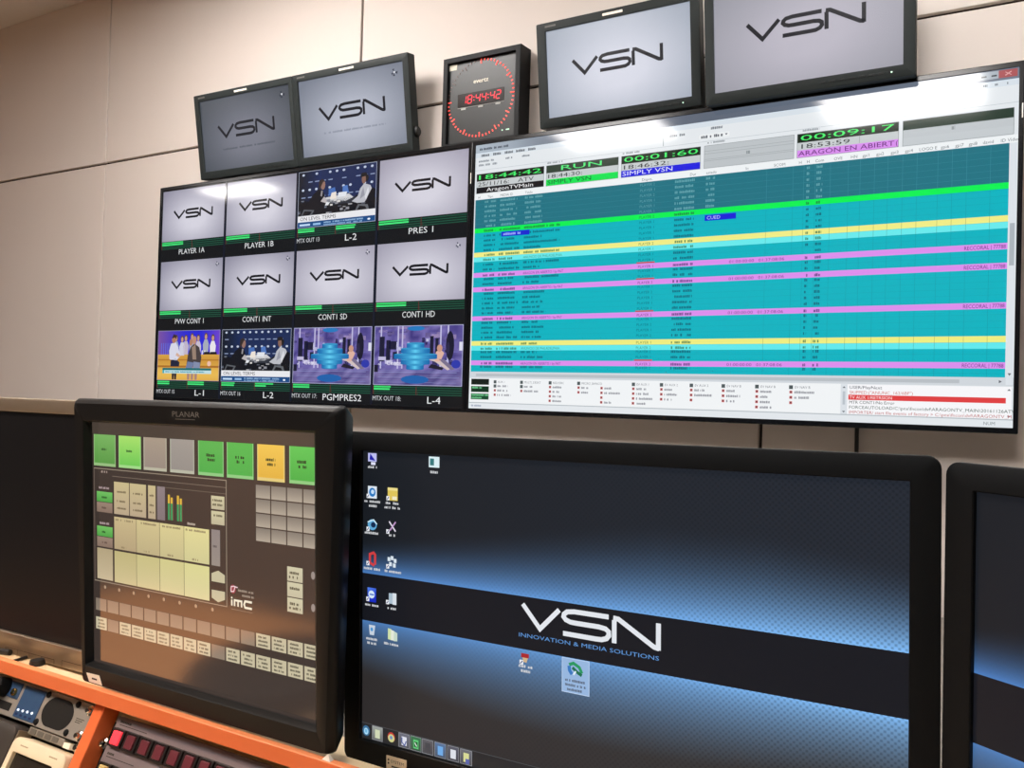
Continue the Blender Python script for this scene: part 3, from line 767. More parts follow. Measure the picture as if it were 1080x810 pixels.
# ------------------------------------------------------------------ control desk
DZ = -.706                      # desk top (relative level)
def to_console(u, v, d=0):      # sloping console face, d = proud of the face
    return None
CON = pose(0, -1.177, -.714, -math.radians(27))
def desk():
    root = thing('control_desk', 'long control desk with a bright orange front rail under the monitors', 'desk', loc=(.4, -.7, 0))
    o = (.4, -.7, 0)
    z = DZ + ZO
    b = MB(o); n = 8
    pr = [(-1.1814, .0105), (-1.1814, .013), (-1.143, .013), (-1.143, 0), (-1.08, 0), (-1.08, -.028), (-1.150, -.028), (-1.150, .0105)]
    b.add([(-2.2, y, z+q) for y, q in pr] + [(1.19, y, z+q) for y, q in pr], [(i, (i+1) % n, n+(i+1) % n, n+i) for i in range(n)] + [tuple(range(n))[::-1], tuple(range(n, 2*n))])
    b.build('desk_top', M_cream, root)
    b = MB(o); b.box((-2.2, -1.08, z-.028), (2.3, -.02, z)); b.build('rear_shelf', mat('grey_rear_laminate', (128,121,112), .5, noise=.04), root)
    b = MB(o)
    P = [(-1.1905, -.6955), (-1.1905, -.6792), (-1.1898, -.6785), (-1.1822, -.6785), (-1.1815, -.6792), (-1.1815, -.6955)]
    loop = lambda x: [(x, y, zz+ZO) for y, zz in P]
    n = 6
    b.add(loop(-2.2) + loop(1.19), [(i, (i+1) % n, n+(i+1) % n, n+i) for i in range(n)] + [tuple(range(n))[::-1], tuple(range(n, 2*n))], 0)
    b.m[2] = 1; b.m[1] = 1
    b.build('front_rail', [M_orange, M_rail_lit_top], root)
    # black carcass below, with the sloping bay the instruments sit in
    b = MB(o)
    c, s = math.cos(math.radians(27)), math.sin(math.radians(27))
    y1, z1 = -1.177 - .20*s - .0, -.714 - .20*c
    prof = [(-1.157, -.7345), (-1.157+.0, -.7350), (-1.2535, -.9000), (-1.2535, -1.0), (-1.0, -1.0), (-1.0, -ZO), (-.04, -ZO), (-.04, DZ-.029), (-1.157, DZ-.0285)]
    A = [(-2.2, y, zz+ZO) for y, zz in prof]; B = [(2.3, y, zz+ZO) for y, zz in prof]; n = len(prof)
    b.add(A+B, [(i, (i+1) % n, n+(i+1) % n, n+i) for i in range(n)] + [tuple(range(n))[::-1], tuple(range(n, 2*n))]); b.build('carcass', M_dgrey, root)
    inv = Matrix.Translation((-.4, .7, 0))
    def divider(u0, u1):
        d = MB(); d.rbox(u0, -.20, u1, .012, -.010, .014, .002, .0015)
        ob = d.build('bay_divider', M_orange, root); ob.matrix_local = inv @ CON
        return ob
    divider(.227, .2455); divider(.636, .6545); divider(-.262, -.2435)
    # working top in front of the sloping bay
    b = MB(o); b.box((-2.2, y1-.19, z1+ZO-.03), (2.3, y1+.012, z1+ZO)); b.build('working_top', M_cream, root)
    for x in (-2.1, -.3, 1.2, 2.2):
        b = MB(o); b.box((x-.03, y1-.16, 0), (x+.03, y1-.02, z1+ZO-.03)); b.build('support_panel', M_dgrey, root)
    return root
desk()

def on_console(root_u, root_v): return CON @ Matrix.Translation((root_u, 0, root_v))

# ---- intercom rack panel (left bay)
def screw(b, u, v, r=.0042, d=-.001): b.lathe((u, d, v), [(r*1.5,.002),(r*1.5,0),(r,-.0012),(r*.96,-.004),(r*.7,-.0054),(r*.2,-.0058)], n=16)
def rack():
    u0, v0 = -.01, -.037
    root = thing('intercom_panel', 'grey rack panel with blue modules and a round black speaker hole', 'audio panel', M=on_console(u0, v0))
    o = (u0, 0, v0)
    b = MB(o); b.rbox(-.240, -.037, .2255, .0075, -.003, .005, .001, .0008); b.build('face_plate', M_rack, root)
    b = MB(o); b.rbox(-.10, -.0150, .070, .0050, -.0042, -.002, .001, .0006); b.build('blue_module', M_blue, root)
    b = MB(o); b.rbox(.0765, -.0345, .1215, .0045, -.0042, -.002, .001, .0006); bm2 = b.build('blue_module', M_blue, root)
    b = MB((.0)); 
    led = None
    for k in range(4):
        if led is None:
            d = MB(); d.lathe((0,0,0), [(.0017,.001),(.0017,-.0008),(.0008,-.0018)], n=10); led = d.build('indicator_light', mat('white_led', (235,240,250), .3, emit=(220,232,255), estr=.7), root); ob = led
        else: ob = copy_child(led, root)
        ob.location = (.0835+.0098*k-u0, -.0042, -.0255+.0005*k-v0)
    d = MB(o)
    for k in range(4): d.box((.080+.010*k, -.0044, -.032), (.0855+.010*k, -.0040, -.0292))
    d.build('legend_mark', mat('dark_blue_legend', (24,40,84), .6), root)
    # speaker opening
    d = MB(o)
    cu, cv = .1585, -.0150
    ring = []
    for k in range(32):
        a = 2*math.pi*k/32
        uu, vv = .0305*math.cos(a), .0205*math.sin(a)
        lim = .0178
        ring.append((cu+uu, max(-lim, min(lim, vv))+cv))
    d.loft([[(p[0], -.0031, p[1]) for p in ring], [(cu+(p[0]-cu)*.985, -.0036, cv+(p[1]-cv)*.985) for p in ring], [(cu+(p[0]-cu)*.95, -.0033, cv+(p[1]-cv)*.95) for p in ring]])
    d.build('speaker_grille', M_hole, root)
    bo = None
    for u, v in ((.1275,.0025), (.1895,.0025), (.1265,-.0315), (.1895,-.0315)):
        if bo is None:
            d = MB(); d.lathe((0,0,0), [(.0042,.001),(.0042,-.001),(.0030,-.0022)], n=12); bo = d.build('bolt', M_black, root); ob = bo
        else: ob = copy_child(bo, root)
        ob.location = (u-u0, -.003, v-v0)
    sc = None
    for u, v in ((.2160,.0000), (.2150,-.0300)):
        if sc is None:
            d = MB(); screw(d, 0, 0); sc = d.build('screw', M_chrome, root, True); ob = sc
        else: ob = copy_child(sc, root)
        ob.location = (u-u0, -.003, v-v0)
    d = MB(o); d.lathe((.036, -.003, -.0055), [(.0125,.001),(.0125,-.010),(.0115,-.016),(.009,-.017)], n=20); d.build('rotary_knob', M_black, root, True)
    d = MB(o); d.lathe((.060, -.003, -.0075), [(.0048,.001),(.0048,-.004),(.003,-.0045),(.003,-.001)], n=16); d.build('jack_socket', mat('brass', (200,165,95), .25, metal=1), root, True)
    d = MB(o); d.rbox(.026, -.0310, .064, -.0210, -.0036, -.002, .0008, .0003); d.build('slot', M_hole, root)
    d = MB(o)
    for k in range(3): d.box((.196, -.0032, -.013-.0022*k), (.212-.003*k, -.0029, -.0122-.0022*k))
    d.build('printed_legend', M_ink, root)
rack()

# ---- strip of grey connectors under it and screws
def strip():
    u0, v0 = .165, -.0475
    root = thing('connector_strip', 'short grey strip of connectors below the speaker panel', 'connector', M=on_console(u0, v0))
    o = (u0, 0, v0)
    d = MB(o); d.rbox(.118, -.0475, .192, -.0385, -.002, .012, .0008, .0006); d.build('strip_body', mat('connector_grey', (128,122,110), .5, noise=.1, nscale=200), root)
    d = MB(o)
    for k in range(4): d.box((.122+.0155*k, -.0026, -.046), (.1335+.0155*k, -.0018, -.040))
    d.build('connector_face', mat('connector_dark', (96,92,84), .5), root)
    d = MB(o); d.rbox(.193, -.0480, .206, -.0415, -.003, .012, .0008, .0006); d.build('white_tab', M_white, root)
strip()
def loose_screw(label, u, v):
    d = MB(); screw(d, 0, 0, .0046, -.0005); o_ = d.build('rack_screw', M_chrome, None, True); o_.matrix_world = CON @ Matrix.Translation((u, .004, v))
    tag(o_, label, 'screw', 'rack screws on the console')
loose_screw('chrome screw at the end of the grey connector strip', .2135, -.0435)
loose_screw('chrome screw in the black gap right of the orange divider', .2530, -.0295)

# ---- cream framed device and the dark unit beside it
def device():
    u0, v0 = .178, -.125
    root = thing('desk_terminal', 'cream plastic unit with a dark recessed window, below the speaker panel', 'terminal', M=on_console(u0, v0))
    o = (u0, 0, v0)
    d = MB(o); bezel(d, (.116, -.125, .2265, -.0515), (.126, -.118, .208, -.0690), .010, .003, -.016, .010, .006, .003); d.build('casing', M_cream_plastic, root, True)
    d = MB(o); d.rbox(.1262, -.1178, .2078, -.0692, -.011, -.008, .002, .0006); d.build('display_window', mat('smoked_window', (44,40,34), .25), root)
    ml = mat('faint_legend', (176,160,128), .7)
    for u in (.135, .195):
        d = MB(o); d.box((u, -.0163, -.0605), (u+.016, -.0158, -.0590)); d.build('printed_legend', ml, root)
device()
def dark_unit():
    u0, v0 = .02, -.12
    root = thing('desk_handset', 'smooth dark grey unit in the bottom left corner beside the cream unit', 'handset', M=on_console(u0, v0))
    o = (u0, 0, v0)
    d = MB(o); d.rbox(-.060, -.120, .1120, -.0415, -.014, .010, .012, .006, n=6); d.build('body', mat('dark_soft_plastic', (58,54,50), .45, noise=.05), root, True)
    d = MB(o); d.rbox(.1125, -.120, .1152, -.0455, -.012, .008, .001, .0008); d.build('pale_edge', M_silver, root)
dark_unit()

# ---- panel of red buttons (right bay)
def buttons():
    u0, v0 = .445, -.10
    root = thing('button_panel', 'mauve grey control panel with a row of square red buttons', 'control panel', M=on_console(u0, v0))
    o = (u0, 0, v0)
    d = MB(o); d.rbox(.2675, -.150, .632, .0050, -.003, .005, .0008, .0006); d.build('face_plate', M_mauve, root)
    d = MB(o); d.rbox(.2715, -.0290, .560, -.0075, -.0046, -.002, .0025, .0006); d.build('button_trough', M_socket, root)
    sk = MB(); bezel(sk, (-.0112, -.0102, .0112, .0102), (-.0074, -.0080, .0074, .0080), .0015, .001, -.0042, .0008, .0022, .0005)
    s0 = sk.build('button_surround', M_socket, root)
    cp = MB(); cp.rbox(-.0070, -.0076, .0070, .0076, -.0058, -.0015, .0014, .0010)
    lit = cp.build('push_button', M_red_lit, root); lit['label'] = 'lit bright red button'
    cp2 = MB(); cp2.rbox(-.0070, -.0076, .0070, .0076, -.0054, -.0015, .0014, .0010)
    dim = cp2.build('push_button', M_red_dim, root)
    for k in range(11):
        u = .2840 + .0252*k; v = -.0182
        s = s0 if k == 0 else copy_child(s0, root); s.location = (u-u0, -.0042, v-v0)
        c = lit if k == 0 else dim if k == 1 else copy_child(dim, root); c.location = (u-u0, -.0042, v-v0)
    # second row, mostly below the frame: amber caps
    cp3 = MB(); cp3.rbox(-.0070, -.0070, .0070, .0070, -.0056, -.0015, .0014, .0010)
    d = MB(o); d.rbox(.2715, -.0660, .560, -.0460, -.0046, -.002, .0025, .0006); d.build('button_trough', M_socket, root)
    am = cp3.build('push_button', M_cap, root); am['label'] = 'amber button'
    for k in range(8):
        s = copy_child(s0, root); s.location = (.2840+.0252*k-u0, -.0042, -.0560-v0)
        c = am if k == 0 else copy_child(am, root); c.location = (.2840+.0252*k-u0, -.0042, -.0560-v0)
    d = MB(o)
    r2 = random.Random(5)
    for (u, v, w) in ((.2745,-.0015,.020), (.2745,-.0375,.012)):
        x = u
        while x < u+w:
            g = r2.uniform(.0016, .003); d.box((x, -.0033, v), (x+g*.7, -.0029, v+.0024)); x += g
        d.box((u, -.0033, v-.0028), (u+.050, -.0029, v-.0020))
    d.build('printed_legend', M_ink, root)
buttons()

# ------------------------------------------------------------------ touch monitor
def stand(b, uc, vb, d0, wdt, Mx, vdesk):
    """a neck and foot behind a desk monitor, reaching the desk top; vb = lower edge, vdesk = desk level on the same axis"""
    b.box((uc-.04, d0, vb+.02), (uc+.04, d0+.018, vb+.18))
    b.box((uc-.03, d0+.012, vdesk+.004), (uc+.03, d0+.030, vb+.16))
    b.rbox(uc-wdt, vdesk+.006, uc+wdt, vdesk+.016, d0-.002, d0+.13, .002, .002)

def touch_monitor():
    p = (.2024, -1.1842, -.3546, .0418, -.0113, -.0087)
    w, h = .376, .301
    vb = -.3235; uc = .188
    root = thing('touch_monitor', 'black touchscreen monitor with green and yellow keys in front of the grid television', 'monitor', M=pose(*p) @ Matrix.Translation((uc, 0, vb)))
    o = (uc, 0, vb)
    b = MB(o)
    def trap(k, d, kt=0):
        a, c, e, f = (-.0205+k, .0235-k), (.4125-k, .0230-k), (.3970-k, vb+(k if k > 0 else k*.3)), (-.0075+k, vb+(k if k > 0 else k*.3))
        pts = []
        q = [f, e, c, a]; r = .006
        for i in range(4):
            P0 = Vector(q[i]); A = (Vector(q[i-1])-P0).normalized(); B = (Vector(q[(i+1) % 4])-P0).normalized()
            s, t = P0+A*r, P0+B*r
            for j in range(5):
                u = j/4; m = s.lerp(P0, u).lerp(P0.lerp(t, u), u); pts.append((m.x, d, m.y))
        return pts
    def inn(k, d, kr=0):
        pts = []
        q = [(-k, -h-k), (w+k+kr, -h-k), (w+k+kr, k), (-k, k)]; r = .001+k*.3
        for i in range(4):
            P0 = Vector(q[i]); A = (Vector(q[i-1])-P0).normalized(); B = (Vector(q[(i+1) % 4])-P0).normalized()
            s, t = P0+A*r, P0+B*r
            for j in range(5):
                u = j/4; m = s.lerp(P0, u).lerp(P0.lerp(t, u), u); pts.append((m.x, d, m.y))
        return pts
    b.loft([trap(.030, .034), trap(.004, .022), trap(-.0058, .002), trap(-.0058, -.002), trap(-.0035, -.0065), trap(0, -.0095), inn(.0030, -.0095, .0075), inn(.0022, -.0088, .0070), inn(.0004, -.0012, .0008), inn(0, -.0005), inn(0, .003)])
    b.build('housing', M_planar, root, True)
    sb = SB(uc, vb, .0015); sb.slab(-.0005, -h-.0005, w+.0005, .0005, .0028)
    bgc = (60,50,45)
    sb.rect(0, -h, w, 0, bgc, 1)
    sb.rect(0, -.0145, w, 0, (72,62,54), 2)
    GR1, GR2 = (86,178,76), (108,196,92)
    def key(u0, v1, u1, v0, c0, c1, edge=None, layer=3):
        sb.grid(u0, v0, u1, v1, 2, 6, lambda a, bb: lerp(c1, c0, bb*1.0), layer)
        if edge: sb.rect(u0, v0, u1, v0+.0035, edge, layer+1); sb.rect(u0, v0, u0+.0012, v1, edge, layer+1); sb.rect(u1-.0012, v0, u1, v1, edge, layer+1)
    top = [(.0035,.0465,(120,178,96),(86,150,66)),(.053,.095,(168,222,106),(104,196,82)),(.1005,.142,(168,152,134),(150,136,126)),(.1485,.190,(160,152,144),(146,140,134)),
           (.197,.2385,(88,178,80),(70,170,72)),(.244,.2855,(84,182,78),(72,172,72)),(.2915,.332,(240,196,82),(224,174,62)),(.339,.3755,(96,196,84),(70,170,66))]
    for i, (a, c, c0, c1) in enumerate(top):
        key(a, -.0150, c, -.0540, c0, c1, lerp(c1, (225,235,200), .45))
        m = (a+c)/2
        if i in (0, 1): sb.blur(m-.006, -.0345, .011, .0028, (46,84,40), 6)
        elif i >= 4:
            sb.blur(m-.007, -.0325, .014, .0034, (36,52,26), 6); sb.blur(m-.005, -.0375, .012, .0034, (36,52,26), 6)
    ln = (150,136,118)
    sb.rect(.003, -.0580, .2430, -.0570, ln, 3); sb.rect(.2420, -.1980, .2430, -.0570, ln, 3); sb.rect(.003, -.1985, .2430, -.1975, ln, 3); sb.rect(.003, -.198, .004, -.058, (110,96,86), 3)
    sb.rect(.040, -.0660, .2420, -.0652, (118,104,92), 3); sb.rect(.130, -.0730, .2420, -.0722, (104,92,80), 3)
    sb.blur(.018, -.0625, .012, .003, (170,150,140), 4); sb.blur(.013, -.0825, .020, .0028, (170,150,150), 4); sb.blur(.013, -.1265, .020, .0028, (170,150,150), 4)
    CRM, CRM2 = (204,192,146), (176,160,126)
    for y in (-.0860, -.1290):
        key(.0085, y, .0395, y-.0125, (112,190,96), (78,160,70)); key(.0085, y-.0133, .0395, y-.0255, (150,128,112), (134,112,98))
        sb.blur(.019, y-.008, .010, .0026, (30,70,30), 6); sb.blur(.019, y-.021, .010, .0026, (90,70,62), 6)
    key(.0085, -.1565, .0395, -.1950, (176,160,126), (196,180,148))
    for a, c in ((.0430,.0720), (.0735,.1040), (.1080,.1215)):
        key(a, -.0720, c, -.1115, (200,184,138), (184,164,136))
        for k in range(3): sb.blur(a+(c-a)*.22, -.0850-.0085*k-(.003 if k else 0), (c-a)*.6, .0026, (112,98,72), 6)
    key(.1245, -.0720, .1385, -.1115, (140,126,128), (128,114,116))
    for a in (.1440, .1490, .1600, .1650):
        tt = .003 if int(a*1000) % 2 else 0
        sb.rect(a, -.1100, a+.0034, -.0905, (52,150,90), 4); sb.rect(a, -.0905, a+.0034, -.0805-tt, (220,178,62), 4); sb.rect(a+.0034, -.11, a+.0044, -.085, (120,72,60), 4)
    for y in (-.0760, -.0930):
        key(.2180, y, .2395, y-.0150, (206,198,160), (190,180,150)); sb.blur(.2205, y-.006, .016, .0026, (90,84,64), 6); 
        if y > -.09: sb.blur(.2205, y-.011, .016, .0026, (90,84,64), 6)
    sb.blur(.178, -.1125, .013, .0028, (180,165,150), 5)
    for i in range(4):
        a = .0430 + .0430*i; c = a + .0422
        t = i/3
        key(a, -.1150, c, -.1545, lerp((200,182,136), (224,214,150), t), lerp((180,160,124), (206,200,146), t)); sb.blur(a+.003, -.1195, .034, .0026, (140,124,92), 6); sb.blur(a+.014, -.1525, .010, .0024, (140,124,92), 6)
        key(a, -.1570, c, -.1955, lerp((190,178,124), (216,212,146), t), lerp((204,190,144), (214,206,156), t))
    key(.2180, -.1140, .2320, -.1545, (140,130,128), (148,138,130)); sb.blur(.221, -.134, .007, .003, (96,86,84), 6)
    for up, y0 in ((1, -.1595), (0, -.1820)):
        y1 = y0-.0130
        pts = [(.2180,y1),(.2395,y1),(.2395,y0-.004),(.2288,y0),(.2180,y0-.004)] if up else [(.2180,y0),(.2180,y1+.004),(.2288,y1),(.2395,y1+.004),(.2395,y0)]
        sb.poly(pts, (196,188,156), 4)
    for r in range(4):
        for c in range(4):
            a = .2890 + .0232*c; e = min(a+.0215, .3752); y = -.0590 - .0155*r
            key(a, y, e, y-.0142, (128,120,110), (176,164,148))
    for k in range(3):
        y = -.1420 - .0163*k
        key(.3350, y, .3570, y-.0152, (206,200,168), (196,188,160)); sb.blur(.339, y-.0075, .014, .003, (84,78,60), 6)
        if k != 1: sb.blur(.338, y-.0120, .016, .003, (84,78,60), 6)
    for y in (-.1475, -.1810): sb.ell(.3718, y, .0028, .0042, (150,140,134), 4)
    for k in range(8): sb.ell(.0240+.0279*k, -.2045, .0022, .0022, (160,138,116), 4)
    # maker's mark
    sb.ell(.2525, -.1770, .0045, .0050, (150,52,68), 4); sb.stroke([(.2555,-.1735),(.250,-.1745),(.2495,-.1800),(.254,-.1795),(.256,-.174),(.260,-.1745)], .0012, (236,210,214), 5)
    sb.blur(.2605, -.1785, .024, .0025, (150,138,124), 4); sb.blur(.267, -.1835, .018, .0025, (150,138,124), 4)
    ic = (236,228,206)
    sb.rect(.2495, -.1955, .2518, -.1890, ic, 4); sb.ell(.2506, -.1868, .0012, .0012, ic, 4, 8)
    sb.stroke([(.2550,-.1955),(.2550,-.1890),(.2605,-.1890),(.2605,-.1955)], .0022, ic, 4); sb.stroke([(.2605,-.1890),(.2660,-.1890),(.2660,-.1955)], .0022, ic, 4)
    sb.stroke([(.2820,-.1880),(.2715,-.1880),(.2700,-.1917),(.2715,-.1950),(.2820,-.1950)], .0024, ic, 4); sb.rect(.2495, -.1995, .2830, -.1990, (140,126,110), 4)
    for r, y in ((0, -.2200), (1, -.2435)):
        for c in range(16):
            a = .0050 + .0236*c; e = min(a+.0214, .3752)
            plain = (r == 0 and c < 12) or (r == 1 and c in (1, 9))
            c0 = (128,114,100) if plain else (196,186,156)
            key(a, y, e, y-.0150, c0, lerp(c0, (220,205,175), .15), None, 3)
            if not plain:
                for k in range(3): sb.blur(a+.0035, y-.0045-.0042*k, .0145 if k else .012, .0024, (112,104,84) if c < 8 else (84,80,66), 6)
    sb.build('screen', SCR_PL, root)
    # lettering, sticker, stand
    vs, fs = text_geo('PLANAR', .190, .0118, .0062, .046, 'c')
    d = MB(o); d.add([(q[0], -.0099, q[1]) for q in vs], fs); d.box((.172, -.0099, .0088), (.205, -.0096, .0094)); d.build('brand_lettering', M_letter, root)
    d = MB(o); q = [(.0010,-.3120), (.0265,-.3110), (.0320,-.3222), (.0068,-.3222)]
    d.loft([[(a, -.0095, c) for a, c in q], [(a, -.0100, c) for a, c in q]]); d.build('paper_sticker', M_white, root)
    d = MB(o); d.box((.0125, -.0102, -.3180), (.0225, -.0100, -.3160)); d.build('printed_legend', M_ink, root)
    d = MB(o); d.box((.148, .030, vb+.05), (.228, .062, vb+.15)); stand(d, .188, vb, .060, .10, None, (DZ+.3546)/math.cos(.0418)+.004); d.build('stand', M_planar, root)
touch_monitor()

# ------------------------------------------------------------------ wide desktop monitors
def wallpaper(sb, w, h, icons):
    def f(a, b):
        u, v = a*w, -h + b*h
        if v > -.131:
            st = -.034 - .062*max(0, 1-a*1.25) - .030*max(0, a-.62)/.38
            t = (st - v)/(st + .131)
            c = lerp((24,28,34), (34,40,50), a)
            hi = lerp((74,124,190), (128,186,244), a*1.1)
            return lerp(c, hi, max(0, t)**1.7)
        t = (-.181 - v)/(.056 + .022*math.sin(math.pi*min(1, a*1.1)))
        return lerp(lerp((76,124,184), (126,184,242), a*1.1), lerp((46,43,43), (54,54,56), a), max(0, t)**.75)  # warm grey low down is the room's reflected haze, painted into the picture
    sb.grid(0, -.131, w, 0, 24, 30, lambda a, b: f(a, 1 - .131/h + b*.131/h), 1, 1)
    sb.grid(0, -h, w, -.181, 24, 30, lambda a, b: f(a, b*(h-.181)/h), 1, 1)
    sb.rect(0, -.1812, w, -.1308, (20,22,29), 2)
    U = .196; WL = .1365
    sb.k = 1
    # silvery letters, paler towards the top
    logo(sb, U, -.1595, WL, .0215, .0045, (226,230,236), 5)
    sb.text('INNOVATION & MEDIA SOLUTIONS', U-.004, -.1695, .0038, (96,150,214), 5, w=.1405)
    sb.rect(0, -h, w, -.2905, (40,40,42), 3)
    sb.rect(0, -.2908, w, -.2903, (86,88,92), 4)
    if not icons: return
    WT = (226,228,232)
    def cap(u, v, w_, n=1):
        for k in range(n): sb.blur(u-w_/2, v-.0046*k, w_, .0026, (210,212,216), 6, .7)
    def arrow(u, v): sb.rect(u-.0075, v-.006, u-.0035, v-.0015, (236,238,242), 7); sb.stroke([(u-.0068,-.0052+v),(u-.0042,-.0023+v)], .0009, (40,60,120), 8)
    def screenicon(u, v): sb.rect(u-.006, v-.003, u+.0055, v+.006, (188,190,240), 5); sb.poly([(u-.003,v+.0055),(u+.004,v-.002),(u-.004,v-.001)], (24,24,170), 6); sb.rect(u-.002, v-.0065, u+.004, v-.0035, (220,222,245), 5)
    x1, x2 = .0130, .0395
    screenicon(x1, -.0085); cap(x1, -.0185, .012)
    sb.rect(.086, -.0135, .099, -.0025, (220,240,245), 5); sb.rect(.0875, -.0115, .0925, -.0045, (52,120,124), 6); cap(.0925, -.0195, .009)
    sb.rect(x1-.006, -.0505, x1+.006, -.0375, (220,230,240), 5); sb.ell(x1, -.044, .0045, .0048, (34,120,196), 6); sb.ell(x1+.0005, -.0435, .0022, .0024, (200,225,245), 7, 10); arrow(x1, -.0445); cap(x1, -.0550, .021); cap(x1, -.0597, .012)
    sb.rect(x2-.006, -.0510, x2+.007, -.0375, (222,196,90), 5); sb.rect(x2-.006, -.0405, x2+.007, -.0375, (236,220,140), 6); arrow(x2, -.0450); sb.rect(x2, -.0500, x2+.006, -.0465, (238,232,200), 6); cap(x2, -.0550, .017); cap(x2, -.0597, .020)
    sb.ell(x1, -.0785, .0062, .0058, (96,168,214), 5); sb.ell(x1+.0015, -.0785, .0034, .0030, (20,44,80), 6, 10); sb.stroke([(x1-.006,-.076),(x1+.002,-.073),(x1+.0065,-.0775)], .0012, (210,235,245), 7); arrow(x1, -.0795); cap(x1, -.0885, .020)
    sb.stroke([(x2-.004,-.0730),(x2+.0045,-.0830)], .0016, (222,216,230), 5); sb.stroke([(x2+.0045,-.0730),(x2-.003,-.0825)], .0016, (190,150,200), 5); arrow(x2, -.0800); cap(x2, -.0885, .008)
    sb.stroke([(x1+.003,-.1215),(x1-.003,-.119),(x1-.003,-.110),(x1+.002,-.108),(x1+.004,-.110),(x1+.004,-.1205)], .0028, (206,62,64), 5); arrow(x1, -.1160); cap(x1, -.1265, .022)
    for k, (dx, dy) in enumerate(((-.004,.004),(0,.0055),(.004,.003),(.003,-.002),(-.002,-.001))): sb.rect(x2+dx-.0018, -.1165+dy-.0022, x2+dx+.0018, -.1165+dy+.002, (214,226,236), 5)
    arrow(x2, -.1165); cap(x2, -.1265, .024)
    sb.grid(x1-.006, -.1605, x1+.0055, -.1455, 2, 2, lambda a, b: lerp((20,40,190), (90,140,240), b*.9-a*.3), 5); sb.ell(x1-.0005, -.1525, .0042, .0042, (210,228,245), 6); sb.rect(x1-.003, -.1532, x1+.003, -.1518, (50,100,200), 7); arrow(x1, -.1540); cap(x1, -.1650, .018)
    sb.rect(x2-.004, -.1590, x2+.001, -.1480, (170,190,205), 5); sb.rect(x2+.001, -.1595, x2+.006, -.1475, (214,222,230), 6); arrow(x2, -.1540); cap(x2, -.1650, .011)
    sb.poly([(x1-.004,-.1850),(x1+.0045,-.1850),(x1+.003,-.1955),(x1-.0028,-.1955)], (196,208,222), 5); sb.ell(x1, -.1895, .002, .0022, (80,150,210), 6, 8); cap(x1, -.2010, .015); cap(x1, -.2055, .012)
    for k, c in enumerate(((206,222,170), (226,232,216), (196,214,200))): sb.poly([(x2-.005+.004*k,-.1965-.0005*k),(x2-.0005+.004*k,-.197),(x2-.0005+.004*k,-.1855-.0015*k),(x2-.005+.004*k,-.1850-.001*k)], c, 5+k)
    cap(x2, -.2025, .020)
    # two icons below the letters
    sb.rect(.1945, -.1890, .2030, -.1850, (170,40,44), 5); sb.poly([(.196,-.189),(.202,-.189),(.2005,-.1935),(.197,-.1930)], (206,178,140), 6); arrow(.2005, -.1900); cap(.1995, -.1985, .015); cap(.1995, -.2030, .010)
    sb.rect(.2380, -.2135, .2660, -.1815, (150,182,222), 5); sb.frame(.2380, -.2135, .2660, -.1815, .0006, (190,212,240), 6)
    sb.stroke([(.2455,-.1875),(.2500,-.1855),(.2560,-.1885),(.2585,-.1935)], .0030, (40,150,96), 7); sb.stroke([(.2455,-.1885),(.2460,-.1925),(.2485,-.1960)], .0034, (56,120,190), 8); sb.stroke([(.2490,-.1895),(.2535,-.1930),(.2585,-.1955)], .0030, (30,110,80), 8); sb.stroke([(.2500,-.1960),(.2525,-.1925)], .0016, (225,240,250), 9)
    for k in range(3): sb.blur(.2415+.002*(k == 2), -.2030-.0042*k, .021-.006*(k == 2), .0024, (92,104,124), 7)
    # taskbar buttons
    sb.ell(.0060, -.2985, .0050, .0056, (60,110,150), 5); sb.ell(.0060, -.2990, .0030, .0036, (170,215,240), 6); sb.rect(.0045, -.3005, .0075, -.2970, (110,180,220), 7)
    tb = [(.0140, (160,166,160), (206,214,180)), (.0345, None, None), (.0490, (110,112,126), (220,222,234)), (.0640, (60,120,80), (96,200,120)), (.0790, (96,94,100), (70,70,76)), (.0945, (92,120,160), (110,170,230)), (.1100, (90,92,106), (220,224,232)), (.1255, (110,112,120), (214,216,150))]
    for u, c, i in tb:
        if c is None:
            sb.ell(u+.005, -.2985, .0048, .0052, (196,60,54), 5); sb.ell(u+.005, -.2995, .0042, .0042, (206,206,140), 6); sb.ell(u+.005, -.2988, .0018, .002, (110,140,190), 7, 8); continue
        sb.grid(u, -.3060, u+.0140, -.2912, 2, 2, lambda a, b, c=c: lerp(lerp(c, (50,50,54), .55), c, b), 4); sb.frame(u, -.3060, u+.0140, -.2912, .0005, (150,152,158), 5)
        sb.rect(u+.0040, -.3035, u+.0105, -.2945, i, 6)
    sb.stroke([(.0535,-.2955),(.0535,-.3005),(.0570,-.3035),(.0590,-.2985)], .0014, (90,104,160), 7); sb.rect(.0690, -.3020, .0735, -.2965, (20,90,44), 7); sb.stroke([(.0700,-.2975),(.0725,-.3010)], .0012, (220,240,225), 8); sb.rect(.132, -.3050, .1365, -.3000, (90,100,170), 7)

